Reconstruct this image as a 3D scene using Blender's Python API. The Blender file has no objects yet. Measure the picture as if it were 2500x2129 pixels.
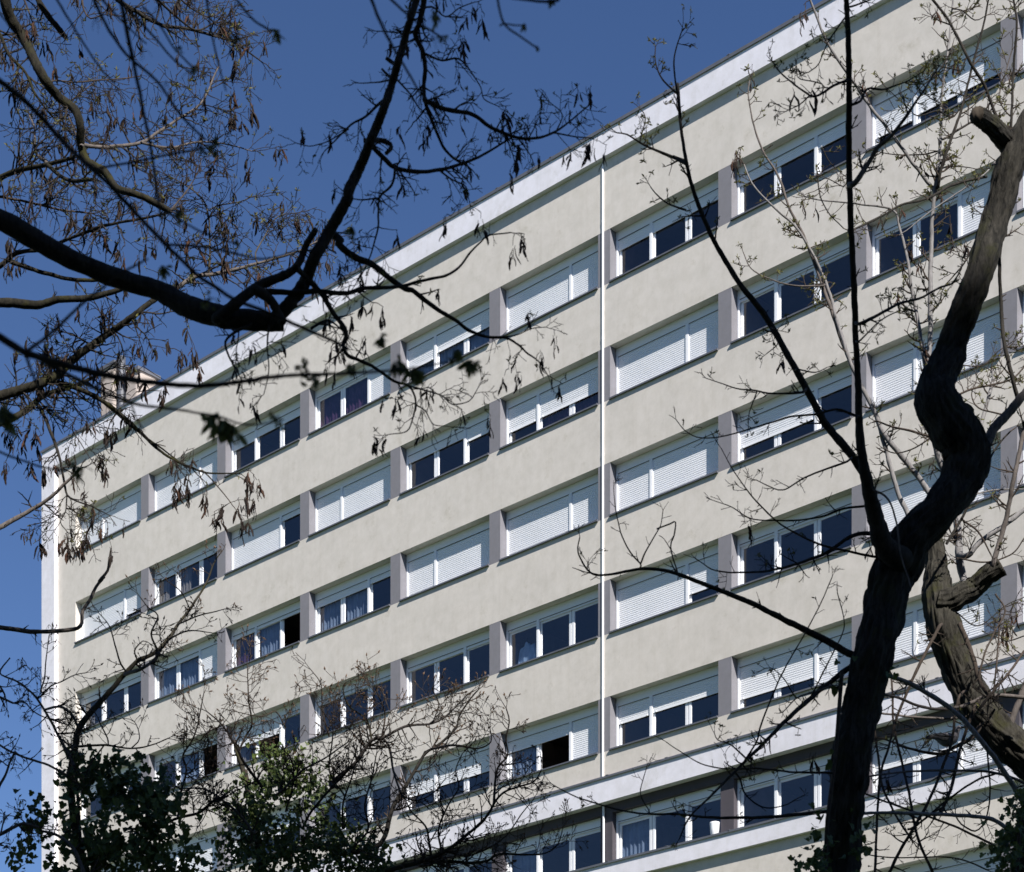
import bpy, math, random
import numpy as np
from mathutils import Vector, Matrix, noise as mnoise

scene = bpy.context.scene
COL = scene.collection
rnd = random.Random(11)

# ------------------------------------------------------------------ camera
FPX, CX, YH, EYE = 5000.0, 1250.0, 3550.7, 1.6      # focal length, principal x, horizon (photo pixels), eye height
cam = bpy.data.cameras.new('camera'); camo = bpy.data.objects.new('camera', cam); COL.objects.link(camo)
camo.location = (0, 0, EYE); camo.rotation_euler = (math.radians(90), 0, 0)
cam.sensor_fit = 'HORIZONTAL'; cam.sensor_width = 36; cam.lens = 72
cam.shift_y = (YH - 1064.5) / 2500.0
cam.clip_start = 0.1; cam.clip_end = 3000
cam.dof.use_dof = True; cam.dof.focus_distance = 26; cam.dof.aperture_fstop = 7.5
scene.camera = camo

# ------------------------------------------------------------------ light
SUN = Vector((0.934, -2.229, 2.1)).normalized()
world = bpy.data.worlds.new('World'); scene.world = world; world.use_nodes = True
wn = world.node_tree; wn.nodes.clear()
wo = wn.nodes.new('ShaderNodeOutputWorld'); bg = wn.nodes.new('ShaderNodeBackground')
sk = wn.nodes.new('ShaderNodeTexSky'); sk.sky_type = 'NISHITA'; sk.sun_disc = False
sk.sun_elevation = math.asin(SUN.z); sk.sun_rotation = math.atan2(SUN.x, SUN.y)
sk.altitude = 300; sk.air_density = 0.85; sk.dust_density = 0.05; sk.ozone_density = 3.0
bg.inputs['Strength'].default_value = 0.066
hs = wn.nodes.new('ShaderNodeHueSaturation'); hs.inputs['Saturation'].default_value = 1.12; hs.inputs['Hue'].default_value = 0.508; hs.inputs['Value'].default_value = 1.10
wn.links.new(sk.outputs[0], hs.inputs['Color']); wn.links.new(hs.outputs[0], bg.inputs[0]); wn.links.new(bg.outputs[0], wo.inputs[0])
sl = bpy.data.lights.new('sun', 'SUN'); sl.energy = 5.0; sl.angle = math.radians(0.5); sl.color = (1, 0.955, 0.90)
so = bpy.data.objects.new('sun', sl); COL.objects.link(so); so.location = (20, -40, 60)
so.rotation_euler = SUN.to_track_quat('Z', 'Y').to_euler()
vs = scene.view_settings; vs.view_transform = 'Standard'; vs.look = 'None'; vs.gamma = 1; vs.use_curve_mapping = False
vs.exposure = 0.66
scene.render.engine = 'CYCLES'
scene.cycles.max_bounces = 6; scene.cycles.diffuse_bounces = 3; scene.cycles.glossy_bounces = 3; scene.cycles.transparent_max_bounces = 10

# ------------------------------------------------------------------ helpers
def tag(o, label=None, cat=None, group=None, kind=None):
    if label: o['label'] = label
    if cat: o['category'] = cat
    if group: o['group'] = group
    if kind: o['kind'] = kind
    return o
def empty(name, loc=(0, 0, 0), rz=0, parent=None):
    o = bpy.data.objects.new(name, None); COL.objects.link(o); o.location = loc; o.rotation_euler = (0, 0, rz)
    o.empty_display_size = 0.2
    if parent: o.parent = parent
    return o
def link(name, me, parent=None, mat=None):
    if mat and not me.materials: me.materials.append(mat)
    o = bpy.data.objects.new(name, me); COL.objects.link(o)
    if parent: o.parent = parent
    return o
class MB:
    """collects verts and faces of one mesh"""
    def __init__(s): s.v = []; s.f = []; s.m = []
    def box(s, x0, x1, y0, y1, z0, z1, m=0):
        b = len(s.v)
        s.v += [(x, y, z) for z in (z0, z1) for y in (y0, y1) for x in (x0, x1)]
        s.f += [tuple(b + i for i in q) for q in ((0, 2, 3, 1), (4, 5, 7, 6), (0, 1, 5, 4), (2, 6, 7, 3), (0, 4, 6, 2), (1, 3, 7, 5))]
        s.m += [m] * 6
        return s
    def add(s, verts, faces, m=0):
        b = len(s.v); s.v += [tuple(p) for p in verts]
        s.f += [tuple(b + i for i in q) for q in faces]; s.m += [m] * len(faces)
        return s
    def mesh(s, name, mats, smooth=False):
        me = bpy.data.meshes.new(name); me.from_pydata(s.v, [], s.f)
        for m in (mats if isinstance(mats, (list, tuple)) else [mats]): me.materials.append(m)
        if any(s.m): me.polygons.foreach_set('material_index', s.m)
        if smooth: me.polygons.foreach_set('use_smooth', [True] * len(s.f))
        me.update()
        return me
    def build(s, name, mats, parent=None, smooth=False):
        return link(name, s.mesh(name, mats, smooth), parent)

# ------------------------------------------------------------------ materials
def newmat(name):
    m = bpy.data.materials.new(name); m.use_nodes = True
    nt = m.node_tree; return m, nt, nt.nodes['Principled BSDF'], nt.nodes['Material Output']
def nz(nt, scale, detail=4, rough=0.6, vec=None, dist=0):
    n = nt.nodes.new('ShaderNodeTexNoise'); n.inputs['Scale'].default_value = scale
    n.inputs['Detail'].default_value = detail; n.inputs['Roughness'].default_value = rough; n.inputs['Distortion'].default_value = dist
    if vec: nt.links.new(vec, n.inputs['Vector'])
    return n
def ramp(nt, fac, stops):
    r = nt.nodes.new('ShaderNodeValToRGB'); e = r.color_ramp.elements
    while len(e) < len(stops): e.new(0.5)
    for el, (p, c) in zip(e, stops): el.position = p; el.color = (*c, 1)
    nt.links.new(fac, r.inputs[0]); return r
def coords(nt, scale=(1, 1, 1), kind='Object'):
    t = nt.nodes.new('ShaderNodeTexCoord'); mp = nt.nodes.new('ShaderNodeMapping'); mp.inputs['Scale'].default_value = scale
    nt.links.new(t.outputs[kind], mp.inputs[0]); return mp.outputs[0]
def bump(nt, bsdf, hs, strength, dist):
    prev = None
    for h, st, d in zip(hs, strength, dist):
        b = nt.nodes.new('ShaderNodeBump'); b.inputs['Strength'].default_value = st; b.inputs['Distance'].default_value = d
        nt.links.new(h, b.inputs['Height'])
        if prev: nt.links.new(prev, b.inputs['Normal'])
        prev = b.outputs[0]
    nt.links.new(prev, bsdf.inputs['Normal'])
def mixcol(nt, a, b, fac, mode='MULTIPLY'):
    m = nt.nodes.new('ShaderNodeMix'); m.data_type = 'RGBA'; m.blend_type = mode
    for s, v in ((m.inputs['Factor'], fac), (m.inputs['A'], a), (m.inputs['B'], b)):
        if isinstance(v, (int, float)): s.default_value = v
        elif isinstance(v, tuple): s.default_value = (*v, 1)
        else: nt.links.new(v, s)
    return m.outputs['Result']
def plaster(name, c, var=0.10, stains=True, gl=0.85):
    m, nt, b, o = newmat(name)
    v = coords(nt); vs_ = coords(nt, (1, 1, 0.8))
    n1 = nz(nt, 0.55, 5, 0.6, vs_); n2 = nz(nt, 3.2, 6, 0.7, v); n3 = nz(nt, 75, 3, 0.7, v); n4 = nz(nt, 0.9, 2, 0.5, v)
    lo = tuple(x * (1 - var) for x in c)
    r = ramp(nt, n1.outputs[0], [(0.32, lo), (0.6, c)])
    col = mixcol(nt, r.outputs[0], ramp(nt, n2.outputs[0], [(0.3, (0.87, 0.87, 0.85)), (0.62, (1, 1, 1))]).outputs[0], 1.0)
    if stains:
        ns = nz(nt, 1.0, 6, 0.7, coords(nt, (5.5, 5.5, 0.35))); col = mixcol(nt, col, ramp(nt, ns.outputs[0], [(0.34, (0.86, 0.845, 0.81)), (0.50, (1, 1, 1))]).outputs[0], 0.28)
        n5 = nz(nt, 1.7, 8, 0.75, v); st = ramp(nt, n5.outputs[0], [(0.31, (0.80, 0.79, 0.74)), (0.43, (1, 1, 1))])
        col = mixcol(nt, col, st.outputs[0], 0.8)
    nt.links.new(col, b.inputs['Base Color']); b.inputs['Roughness'].default_value = gl
    b.inputs['Specular IOR Level'].default_value = 0.25
    bump(nt, b, [n4.outputs[0], n3.outputs[0]], [0.35, 0.35], [0.03, 0.004])
    return m
def plain(name, c, rough=0.5, metal=0, spec=0.5, nscale=None, nvar=0.1):
    m, nt, b, o = newmat(name)
    b.inputs['Base Color'].default_value = (*c, 1); b.inputs['Roughness'].default_value = rough; b.inputs['Metallic'].default_value = metal
    b.inputs['Specular IOR Level'].default_value = spec
    if nscale:
        n = nz(nt, nscale, 5, 0.65, coords(nt))
        r = ramp(nt, n.outputs[0], [(0.3, tuple(x * (1 - nvar) for x in c)), (0.65, tuple(min(1, x * (1 + nvar * .6)) for x in c))])
        nt.links.new(r.outputs[0], b.inputs['Base Color'])
    return m
M = {}
M['cream'] = plaster('cream_render', (0.668, 0.622, 0.568), 0.055)
M['white'] = plaster('white_render', (0.80, 0.785, 0.845), 0.04)
M['lilac'] = plaster('grey_render', (0.225, 0.22, 0.243), 0.06, False)
M['darkgrey'] = plaster('dark_grey_render', (0.085, 0.077, 0.09), 0.06, False)
M['zinc'] = plain('grey_sheet_metal', (0.115, 0.12, 0.14), 0.5, 0.0, 0.5, 3.0, 0.15)
M['pvc'] = plain('white_pvc', (0.84, 0.85, 0.87), 0.35, 0, 0.5, 2.0, 0.03)
M['shutter'] = plain('white_shutter', (0.85, 0.86, 0.885), 0.42, 0, 0.4, 1.5, 0.04)
M['gap_shade'] = plain('painted_gap_shade', (0.06, 0.065, 0.075), 0.7)  # dark colour standing in for shade in the shutter slot
M['pipe'] = plain('white_pipe', (0.86, 0.86, 0.86), 0.3)
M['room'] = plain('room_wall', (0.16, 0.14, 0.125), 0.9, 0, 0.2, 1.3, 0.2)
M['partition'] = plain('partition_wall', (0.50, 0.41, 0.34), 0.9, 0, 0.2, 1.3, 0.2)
M['curtain_purple'] = plain('purple_curtain', (0.11, 0.05, 0.10), 0.9, 0, 0.1, 4, 0.3)
M['curtain_blue'] = plain('pale_curtain', (0.30, 0.35, 0.42), 0.9, 0, 0.1, 4, 0.2)
M['curtain_beige'] = plain('beige_curtain', (0.34, 0.29, 0.24), 0.9, 0, 0.1, 4, 0.2)
M['chimney'] = plaster('chimney_render', (0.50, 0.43, 0.39), 0.08)
M['grass'] = plain('grass_ground', (0.055, 0.08, 0.028), 1.0, 0, 0.1, 0.4, 0.4)
M['block'] = plaster('shade_block_render', (0.42, 0.40, 0.36), 0.1)
M['pot'] = plain('white_pot', (0.85, 0.86, 0.88), 0.3)
M['shirt'] = plain('pale_blue_cloth', (0.45, 0.58, 0.72), 0.9, 0, 0.1, 8, 0.15)
M['soil'] = plain('dry_soil', (0.07, 0.05, 0.035), 1.0)
def glass():
    m, nt, b, o = newmat('window_glass'); nt.nodes.remove(b)
    tr = nt.nodes.new('ShaderNodeBsdfTransparent'); tr.inputs[0].default_value = (0.80, 0.83, 0.87, 1)
    gl = nt.nodes.new('ShaderNodeBsdfGlossy'); gl.inputs['Roughness'].default_value = 0.01; gl.inputs['Color'].default_value = (0.95, 0.97, 1, 1)
    fr = nt.nodes.new('ShaderNodeFresnel'); fr.inputs['IOR'].default_value = 1.95
    n = nz(nt, 1.1, 2, 0.5, coords(nt)); bp = nt.nodes.new('ShaderNodeBump'); bp.inputs['Strength'].default_value = 0.04; bp.inputs['Distance'].default_value = 0.02
    nt.links.new(n.outputs[0], bp.inputs['Height']); nt.links.new(bp.outputs[0], gl.inputs['Normal'])
    mx = nt.nodes.new('ShaderNodeMixShader')
    ge = nt.nodes.new('ShaderNodeNewGeometry'); iv = nt.nodes.new('ShaderNodeMath'); iv.operation = 'SUBTRACT'; iv.inputs[0].default_value = 1.0; nt.links.new(ge.outputs['Backfacing'], iv.inputs[1])
    mu = nt.nodes.new('ShaderNodeMath'); mu.operation = 'MULTIPLY'; nt.links.new(fr.outputs[0], mu.inputs[0]); nt.links.new(iv.outputs[0], mu.inputs[1])
    nt.links.new(mu.outputs[0], mx.inputs[0]); nt.links.new(tr.outputs[0], mx.inputs[1]); nt.links.new(gl.outputs[0], mx.inputs[2])
    nt.links.new(mx.outputs[0], o.inputs['Surface']); return m
M['glass'] = glass()
def bark(name, c0, c1, moss=None, scale=1.0, bs=0.6):
    m, nt, b, o = newmat(name)
    v = coords(nt, (1, 1, 0.22)); v2 = coords(nt)
    n1 = nz(nt, 38 * scale, 6, 0.7, v, 0.6); n2 = nz(nt, 7 * scale, 5, 0.65, v2); n3 = nz(nt, 160 * scale, 3, 0.6, v2)
    r = ramp(nt, n1.outputs[0], [(0.33, c0), (0.66, c1)]); col = r.outputs[0]
    if moss:
        f = ramp(nt, n2.outputs[0], [(0.52, (0, 0, 0)), (0.66, (1, 1, 1))]).outputs[0]
        col = mixcol(nt, col, moss, f, 'MIX')
    nt.links.new(col, b.inputs['Base Color']); b.inputs['Roughness'].default_value = 0.92; b.inputs['Specular IOR Level'].default_value = 0.2
    bump(nt, b, [n1.outputs[0], n3.outputs[0]], [bs, 0.3], [0.012, 0.003]); return m
M['bark_dark'] = bark('dark_bark', (0.012, 0.011, 0.010), (0.045, 0.040, 0.034))
M['bark_moss'] = bark('mossy_bark', (0.014, 0.013, 0.010), (0.062, 0.055, 0.040), (0.045, 0.044, 0.014))
M['bark_grey'] = bark('grey_bark', (0.07, 0.06, 0.054), (0.155, 0.135, 0.125), None, 1.3, 0.3)
M['bark_pale'] = bark('pale_bark', (0.12, 0.115, 0.115), (0.26, 0.25, 0.25), None, 1.3, 0.3)
M['twig'] = bark('twig_bark', (0.028, 0.022, 0.018), (0.08, 0.062, 0.05), None, 2.0, 0.2)
M['twig_dark'] = bark('dark_twig_bark', (0.012, 0.010, 0.009), (0.052, 0.043, 0.036), None, 2.0, 0.2)
M['twig_pale'] = bark('pale_twig_bark', (0.045, 0.039, 0.030), (0.115, 0.098, 0.072), None, 2.0, 0.2)
M['bark_furrow'] = bark('furrowed_bark', (0.010, 0.009, 0.0075), (0.056, 0.052, 0.042), (0.036, 0.036, 0.016), 0.9, 1.0)
M['bark_trunk'] = bark('trunk_bark', (0.007, 0.0068, 0.006), (0.050, 0.046, 0.039), (0.03, 0.03, 0.016), 1.0, 1.0)
M['bark_olive'] = bark('olive_bark', (0.007, 0.0065, 0.005), (0.034, 0.031, 0.022), (0.034, 0.033, 0.010), 1.0, 0.8)
M['cut'] = plain('cut_wood', (0.060, 0.050, 0.040), 0.95, 0, 0.1, 30, 0.35)
def leafmat(name, c0, c1, trans=0.25, rough=0.45, nscale=6.0):
    m, nt, b, o = newmat(name)
    n = nz(nt, nscale, 3, 0.7, coords(nt)); r = ramp(nt, n.outputs[0], [(0.3, c0), (0.7, c1)])
    nt.links.new(r.outputs[0], b.inputs['Base Color']); b.inputs['Roughness'].default_value = rough; b.inputs['Specular IOR Level'].default_value = 0.25
    t = nt.nodes.new('ShaderNodeBsdfTranslucent'); nt.links.new(r.outputs[0], t.inputs[0])
    mx = nt.nodes.new('ShaderNodeMixShader'); mx.inputs[0].default_value = trans
    nt.links.new(b.outputs[0], mx.inputs[1]); nt.links.new(t.outputs[0], mx.inputs[2]); nt.links.new(mx.outputs[0], o.inputs['Surface']); return m
M['pod'] = leafmat('dry_pod', (0.016, 0.008, 0.006), (0.10, 0.043, 0.022), 0.12, 0.7, 9)
M['pod_dark'] = leafmat('dark_pod', (0.008, 0.006, 0.005), (0.035, 0.02, 0.014), 0.08, 0.7, 9)
M['young'] = leafmat('young_leaf', (0.07, 0.075, 0.022), (0.17, 0.165, 0.05), 0.3, 0.6, 12)
M['maple'] = leafmat('maple_leaf', (0.075, 0.085, 0.025), (0.17, 0.18, 0.05), 0.4, 0.5, 12)
M['ivy'] = leafmat('ivy_leaf', (0.026, 0.046, 0.012), (0.075, 0.115, 0.030), 0.22, 0.42, 5)
M['ivy_light'] = leafmat('ivy_leaf_light', (0.05, 0.08, 0.02), (0.14, 0.175, 0.045), 0.28, 0.48, 5)
M['bud'] = plain('leaf_bud', (0.12, 0.072, 0.042), 0.7, 0, 0.3, 40, 0.4)

# ------------------------------------------------------------------ ground and an unseen block added behind the camera to shade the trees
g = MB(); g.add([(-600, -600, 0), (600, -600, 0), (600, 900, 0), (-600, 900, 0)], [(0, 1, 2, 3)])
tag(g.build('ground', M['grass']), 'grassy ground under the trees', None, None, 'structure')

F, W = 2.7, 3.4766
def shade_block():
    e = empty('added_shade_block', (6, -15, 0))
    tag(e, 'unseen tall slab block added behind the camera to shade the trees', 'building')
    H = 33.4
    MB().box(-45, 45, -13, 0, 0, H).build('wall', M['block'], e)
    MB().box(-45.2, 45.2, -13.2, 0.15, H, H + 0.25).build('coping', M['zinc'], e)
    pm = MB().box(-1.3, 1.3, -0.0, 0.04, 0, 1.3).mesh('shade_block_window', M['zinc'])
    for r in range(11):
        for i in range(-6, 7):
            o = link('window', pm, e); o.location = (i * 6.6, 0.005, 1.3 + r * 2.9)
shade_block()

# ------------------------------------------------------------------ the apartment building (local x along the facade, y inwards, z up)
H0 = 29.91
B = empty('apartment_building', (-10.7536, 59.3511, 0), math.atan2(-0.67955, 0.73363))
tag(B, 'cream rendered apartment block with ribbon windows, roller shutters and white cornices', 'building')
U0, U1 = -4.12, 38.6
PW, OPH, YW = 0.36, 1.25, 0.23           # pillar width, opening height, window plane depth
NB = 11
LEDGE1, LEDGE2 = -12.67, -14.66
w = MB()
def wb(u0, u1, y0, y1, v0, v1, m=0, mb=None): (mb or w).box(u0, u1, y0, y1, H0 + v0, H0 + v1, m)
UL = -3.22
wb(U0, UL, 0, 0.32, LEDGE1, 1.9)
wb(UL, U1, 0, 0.32, 0, 1.9)
for k in range(4): wb(UL, U1, 0, 0.32, -F * (k + 1), -F * k - OPH)
wb(UL, U1, 0, 0.32, LEDGE1, -4 * F - OPH)
wb(U0, UL, 0, 0.32, -H0, -15.10)
wb(UL, U1, 0, 0.32, -6 * F, -15.10)
for k in range(6, 10): wb(UL, U1, 0, 0.32, -F * (k + 1), -F * k - OPH)
wb(UL, U1, 0, 0.32, -H0, -10 * F - OPH)
w.build('wall', M['cream'], B)
# set-back dark row between the two ledges
w = MB(); wb(U0, UL, 0.085, 0.32, LEDGE2, -13.25); wb(UL, U1, 0.085, 0.32, -13.46, -13.25); w.build('lintel', M['darkgrey'], B)
w = MB(); wb(-4.78, U1, -0.125, 0.31, 1.64, 2.255); w.build('fascia', M['white'], B)
w = MB(); wb(-4.78, U1, -0.115, 0.4, -13.25, LEDGE1 - 0.03); w.build('ledge', M['white'], B)
w = MB(); wb(-4.78, U1, -0.115, 0.22, -15.10, LEDGE2 - 0.03); w.build('ledge', M['white'], B)
w = MB()
for a, b_ in ((-H0, -15.105), (LEDGE2, -13.255), (LEDGE1, 1.635)): wb(-4.779, -4.12, -0.14, 0.32, a, b_)
w.build('corner_pilaster', M['white'], B)
w = MB(); wb(-4.775, U1, 0.325, 12.5, -H0, 2.0); 
# shell: end walls, back and roof only, rooms stay hollow
w = MB(); wb(-4.77, -4.5, 0.325, 12.5, -H0, 2.1); wb(U1 - 0.3, U1, 0.325, 12.5, -H0, 2.1); wb(-4.5, U1 - 0.3, 12.2, 12.5, -H0, 2.1)
wb(-4.5, U1 - 0.3, 0.325, 12.2, 1.85, 2.1); w.build('rear_shell', M['cream'], B)
# sheet metal copings in pieces
def coping(v0, v1, y0, y1, drop):
    L = W / 2
    me = MB().box(0, L - 0.012, y0, y1, v0, v1).box(0, L - 0.012, y0, y0 + 0.006, v0 - drop, v0)
    me = me.box(L - 0.045, L + 0.03, y0 - 0.004, y1, v1 + 0.001, v1 + 0.014).mesh('coping', M['zinc'])
    n = int((U1 + 4.8) / L)
    for i in range(n):
        o = link('coping', me, B); o.location = (-4.82 + i * L, 0, H0)
coping(2.26, 2.305, -0.155, 0.4, 0.03)
coping(LEDGE1 - 0.03, LEDGE1, -0.15, -0.002, 0.02)
coping(LEDGE2 - 0.03, LEDGE2 + 0.002, -0.15, 0.20, 0.015)
# pillars between the windows
pl = MB().box(0, PW, 0.002, 0.32, -OPH, 0).mesh('pillar', M['lilac'])
pd = MB().box(0, PW, 0.086, 0.32, -1.20, 0).mesh('pillar', M['darkgrey'])
for k in range(7):
    for j in range(NB):
        if k == 5: o = link('pillar', pd, B); o.location = (j * W, 0, H0 - 13.46)
        else: o = link('pillar', pl, B); o.location = (j * W, 0, H0 - k * F)
# rooms behind the windows
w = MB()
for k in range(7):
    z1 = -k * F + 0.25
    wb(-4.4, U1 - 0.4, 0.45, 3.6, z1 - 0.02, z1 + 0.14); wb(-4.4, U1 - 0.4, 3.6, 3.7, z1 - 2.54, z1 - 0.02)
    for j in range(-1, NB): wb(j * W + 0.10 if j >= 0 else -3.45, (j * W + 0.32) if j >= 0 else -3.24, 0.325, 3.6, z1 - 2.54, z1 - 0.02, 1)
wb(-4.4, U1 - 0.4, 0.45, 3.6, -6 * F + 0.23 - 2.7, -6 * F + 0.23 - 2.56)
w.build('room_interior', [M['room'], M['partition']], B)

# ---- windows
OW = W - PW
RAIL, BOXH = 0.06, 0.20
def split_x(tp, ow=OW):
    t = ow / 3.0
    return t if tp == 'A' else 2 * t          # A: narrow shutter first, B: wide shutter first
cache = {}
def window_mesh(tp, h, ow):
    key = ('w', tp, h, ow)
    if key in cache: return cache[key]
    m = MB(); sx = split_x(tp, ow)
    m.box(0.003, ow - 0.003, YW - 0.012, YW + 0.09, -BOXH, -0.003)                                   # shutter box cover
    for a, b_ in ((0.003, RAIL), (sx - 0.045, sx + 0.045), (ow - RAIL, ow - 0.003)):
        m.box(a, b_, YW - 0.018, YW + 0.012, -h + 0.03, -BOXH - 0.002)                                # guide rails
        m.box(a + 0.012, b_ - 0.012, YW - 0.023, YW - 0.019, -h + 0.03, -BOXH - 0.004)
    # fixed outer frame behind the shutters
    m.box(0.003, 0.075, YW + 0.055, YW + 0.089, -h + 0.03, -BOXH - 0.002); m.box(ow - 0.075, ow - 0.003, YW + 0.055, YW + 0.089, -h + 0.03, -BOXH - 0.002)
    m.box(0.075, ow - 0.075, YW + 0.055, YW + 0.089, -h + 0.03, -h + 0.075); m.box(0.075, ow - 0.075, YW + 0.055, YW + 0.089, -BOXH - 0.06, -BOXH - 0.002)
    ot = ow / 3 if tp == 'B' else 2 * ow / 3
    for c in (sx, ot): m.box(c - 0.04, c + 0.04, YW + 0.055, YW + 0.089, -h + 0.075, -BOXH - 0.06)
    m.box(0.06, ow - 0.06, YW - 0.0135, YW - 0.004, -BOXH - 0.012, -BOXH - 0.001, 1)  # shade of the gap under the box, painted as a dark strip
    cache[key] = m.mesh('window', [M['pvc'], M['gap_shade']]); return cache[key]
def sash_mesh(wd, h):
    key = ('s', round(wd, 3), h)
    if key in cache: return cache[key]
    m = MB(); t = 0.068; z0, z1 = -h + 0.05, -BOXH - 0.035; y0, y1 = YW + 0.03, YW + 0.054
    m.box(0, t, y0, y1, z0, z1); m.box(wd - t, wd, y0, y1, z0, z1); m.box(t, wd - t, y0, y1, z0, z0 + t); m.box(t, wd - t, y0, y1, z1 - t, z1)
    b = 0.014
    m.box(t, t + b, y0 + .012, y1 - .004, z0 + t, z1 - t); m.box(wd - t - b, wd - t, y0 + .012, y1 - .004, z0 + t, z1 - t)
    cache[key] = m.mesh('sash', M['pvc'])
    p = MB().box(t + 0.002, wd - t - 0.002, y0 + 0.014, y0 + 0.020, z0 + t + 0.002, z1 - t - 0.002)
    cache[('p',) + key[1:]] = p.mesh('pane', M['glass']); return cache[key]
def shutter_mesh(wd, h, drop):
    key = ('r', round(wd, 3), h, round(drop, 3))
    if key in cache: return cache[key]
    top = -BOXH + 0.004; bot = top - (h - BOXH - 0.045) * drop
    p = 0.048; m = MB(); prof = []
    z = bot; first = True
    prof.append((0.004, bot)); prof.append((-0.006, bot)); prof.append((-0.006, bot + 0.055)); prof.append((0.003, bot + 0.056)); z = bot + 0.058
    while z < top - 0.001:
        e = min(z + p, top); q = e - z
        prof += [(0.004, z), (-0.003, z + q * 0.12), (-0.0055, z + q * 0.42), (-0.0048, z + q * 0.72), (0.0035, z + q * 0.90)]
        z = e
    prof.append((0.004, top))
    v = [(x, YW + 0.006 + y, zz) for (y, zz) in prof for x in (0, wd)]
    m.add(v, [(2 * i, 2 * i + 1, 2 * i + 3, 2 * i + 2) for i in range(len(prof) - 1)])
    m.box(0, wd, YW + 0.0105, YW + 0.014, bot, top)
    for x in (0.08, wd - 0.10): m.box(x, x + 0.03, YW - 0.012, YW - 0.001, bot + 0.005, bot + 0.03)
    cache[key] = m.mesh('shutter', M['shutter']); return cache[key]
sillm = {}
def sill_mesh(ow):
    if ow not in sillm:
        m = MB(); y0, y1 = -0.05, YW + 0.05
        v = [(x, y, z) for x in (0.004, ow - 0.004) for (y, z) in ((y0, -OPH - 0.012), (y0, -OPH + 0.022), (y1, -OPH + 0.042), (y1, -OPH + 0.002), (0.0, -OPH + 0.001))]
        m.add(v, [(0, 1, 6, 5), (1, 2, 7, 6), (2, 3, 8, 7), (3, 4, 9, 8), (4, 0, 5, 9), (0, 4, 3, 2, 1), (5, 6, 7, 8, 9)])
        m.box(0.0, 0.012, y0 - 0.003, 0.0, -OPH - 0.014, -OPH + 0.03); m.box(ow - 0.012, ow, y0 - 0.003, 0.0, -OPH - 0.014, -OPH + 0.03)
        sillm[ow] = m.mesh('sill', M['zinc'])
    return sillm[ow]
def curtain_mesh(wd, h, seed, cover):
    r = random.Random(seed); n = 46; v = []; ph = r.random() * 6
    for i in range(n):
        x = 0.02 + (wd - 0.04) * cover * i / (n - 1); y = YW + 0.135 + 0.020 * math.sin(i * 1.15 + ph) + 0.014 * math.sin(i * 0.47 + 2 * ph)
        v += [(x, y, -h + 0.02), (x + 0.01 * math.sin(i), y + 0.004, -0.2)]
    m = MB().add(v, [(2 * i, 2 * i + 2, 2 * i + 3, 2 * i + 1) for i in range(n - 1)])
    return m
# type, left drop, right drop, curtains per sash (p purple, b pale, e beige), open sash index
WIN = {
 0: ['A1,1', 'B1,1', 'A.27,.22', 'B.05,1 pp', 'A.55,.45 bbb', 'B.94,1', 'A.26,.25', 'B.22,.28', 'A.7,.64', 'A.5,.5', 'B1,1'],
 1: ['B1,.75', 'A.2,.15 ee', 'B1,.15', 'A1,1', 'B.2,.34', 'A.6,.58 .pp', 'B1,1', 'A.08,.05', 'B.07,1', 'A1,1', 'B.3,1'],
 2: ['A.15,.15 e', 'B.12,1 bb', 'A.12,.1 pb O2', 'B.2,.15 bb', 'A1,.93', 'B1,1', 'A1,1', 'B.6,.2', 'A1,1', 'B1,1', 'A.2,.5'],
 3: ['B.3,.4', 'A.1,.1 .b. O2', 'B.45,.1 e O1', 'A.12,.1', 'B.1,.08', 'A.06,.06', 'B1,.7', 'A.06,.06', 'B1,1', 'A1,1', 'B1,.2'],
 4: ['A1,1', 'A1,1', 'B.5,.4', 'B.15,.12', 'A.6,.55', 'B.28,1 b.. O1', 'A.42,.4', 'B.72,1', 'A1,1', 'B1,1', 'A1,1'],
 5: ['A.05,.05', 'B.05,.05', 'A.05,.05', 'B.05,.05', 'A.05,.05', 'A.05,.05 b', 'B.05,.05 b', 'A.05,.05', 'B.45,1', 'A.05,1', 'B1,1'],
 6: ['A1,1', 'B1,1', 'A1,1', 'B.2,.2', 'A.1,.1', 'B.4,1', 'A.2,.2', 'B1,1', 'A1,1', 'B1,1', 'A1,1'],
}
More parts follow.
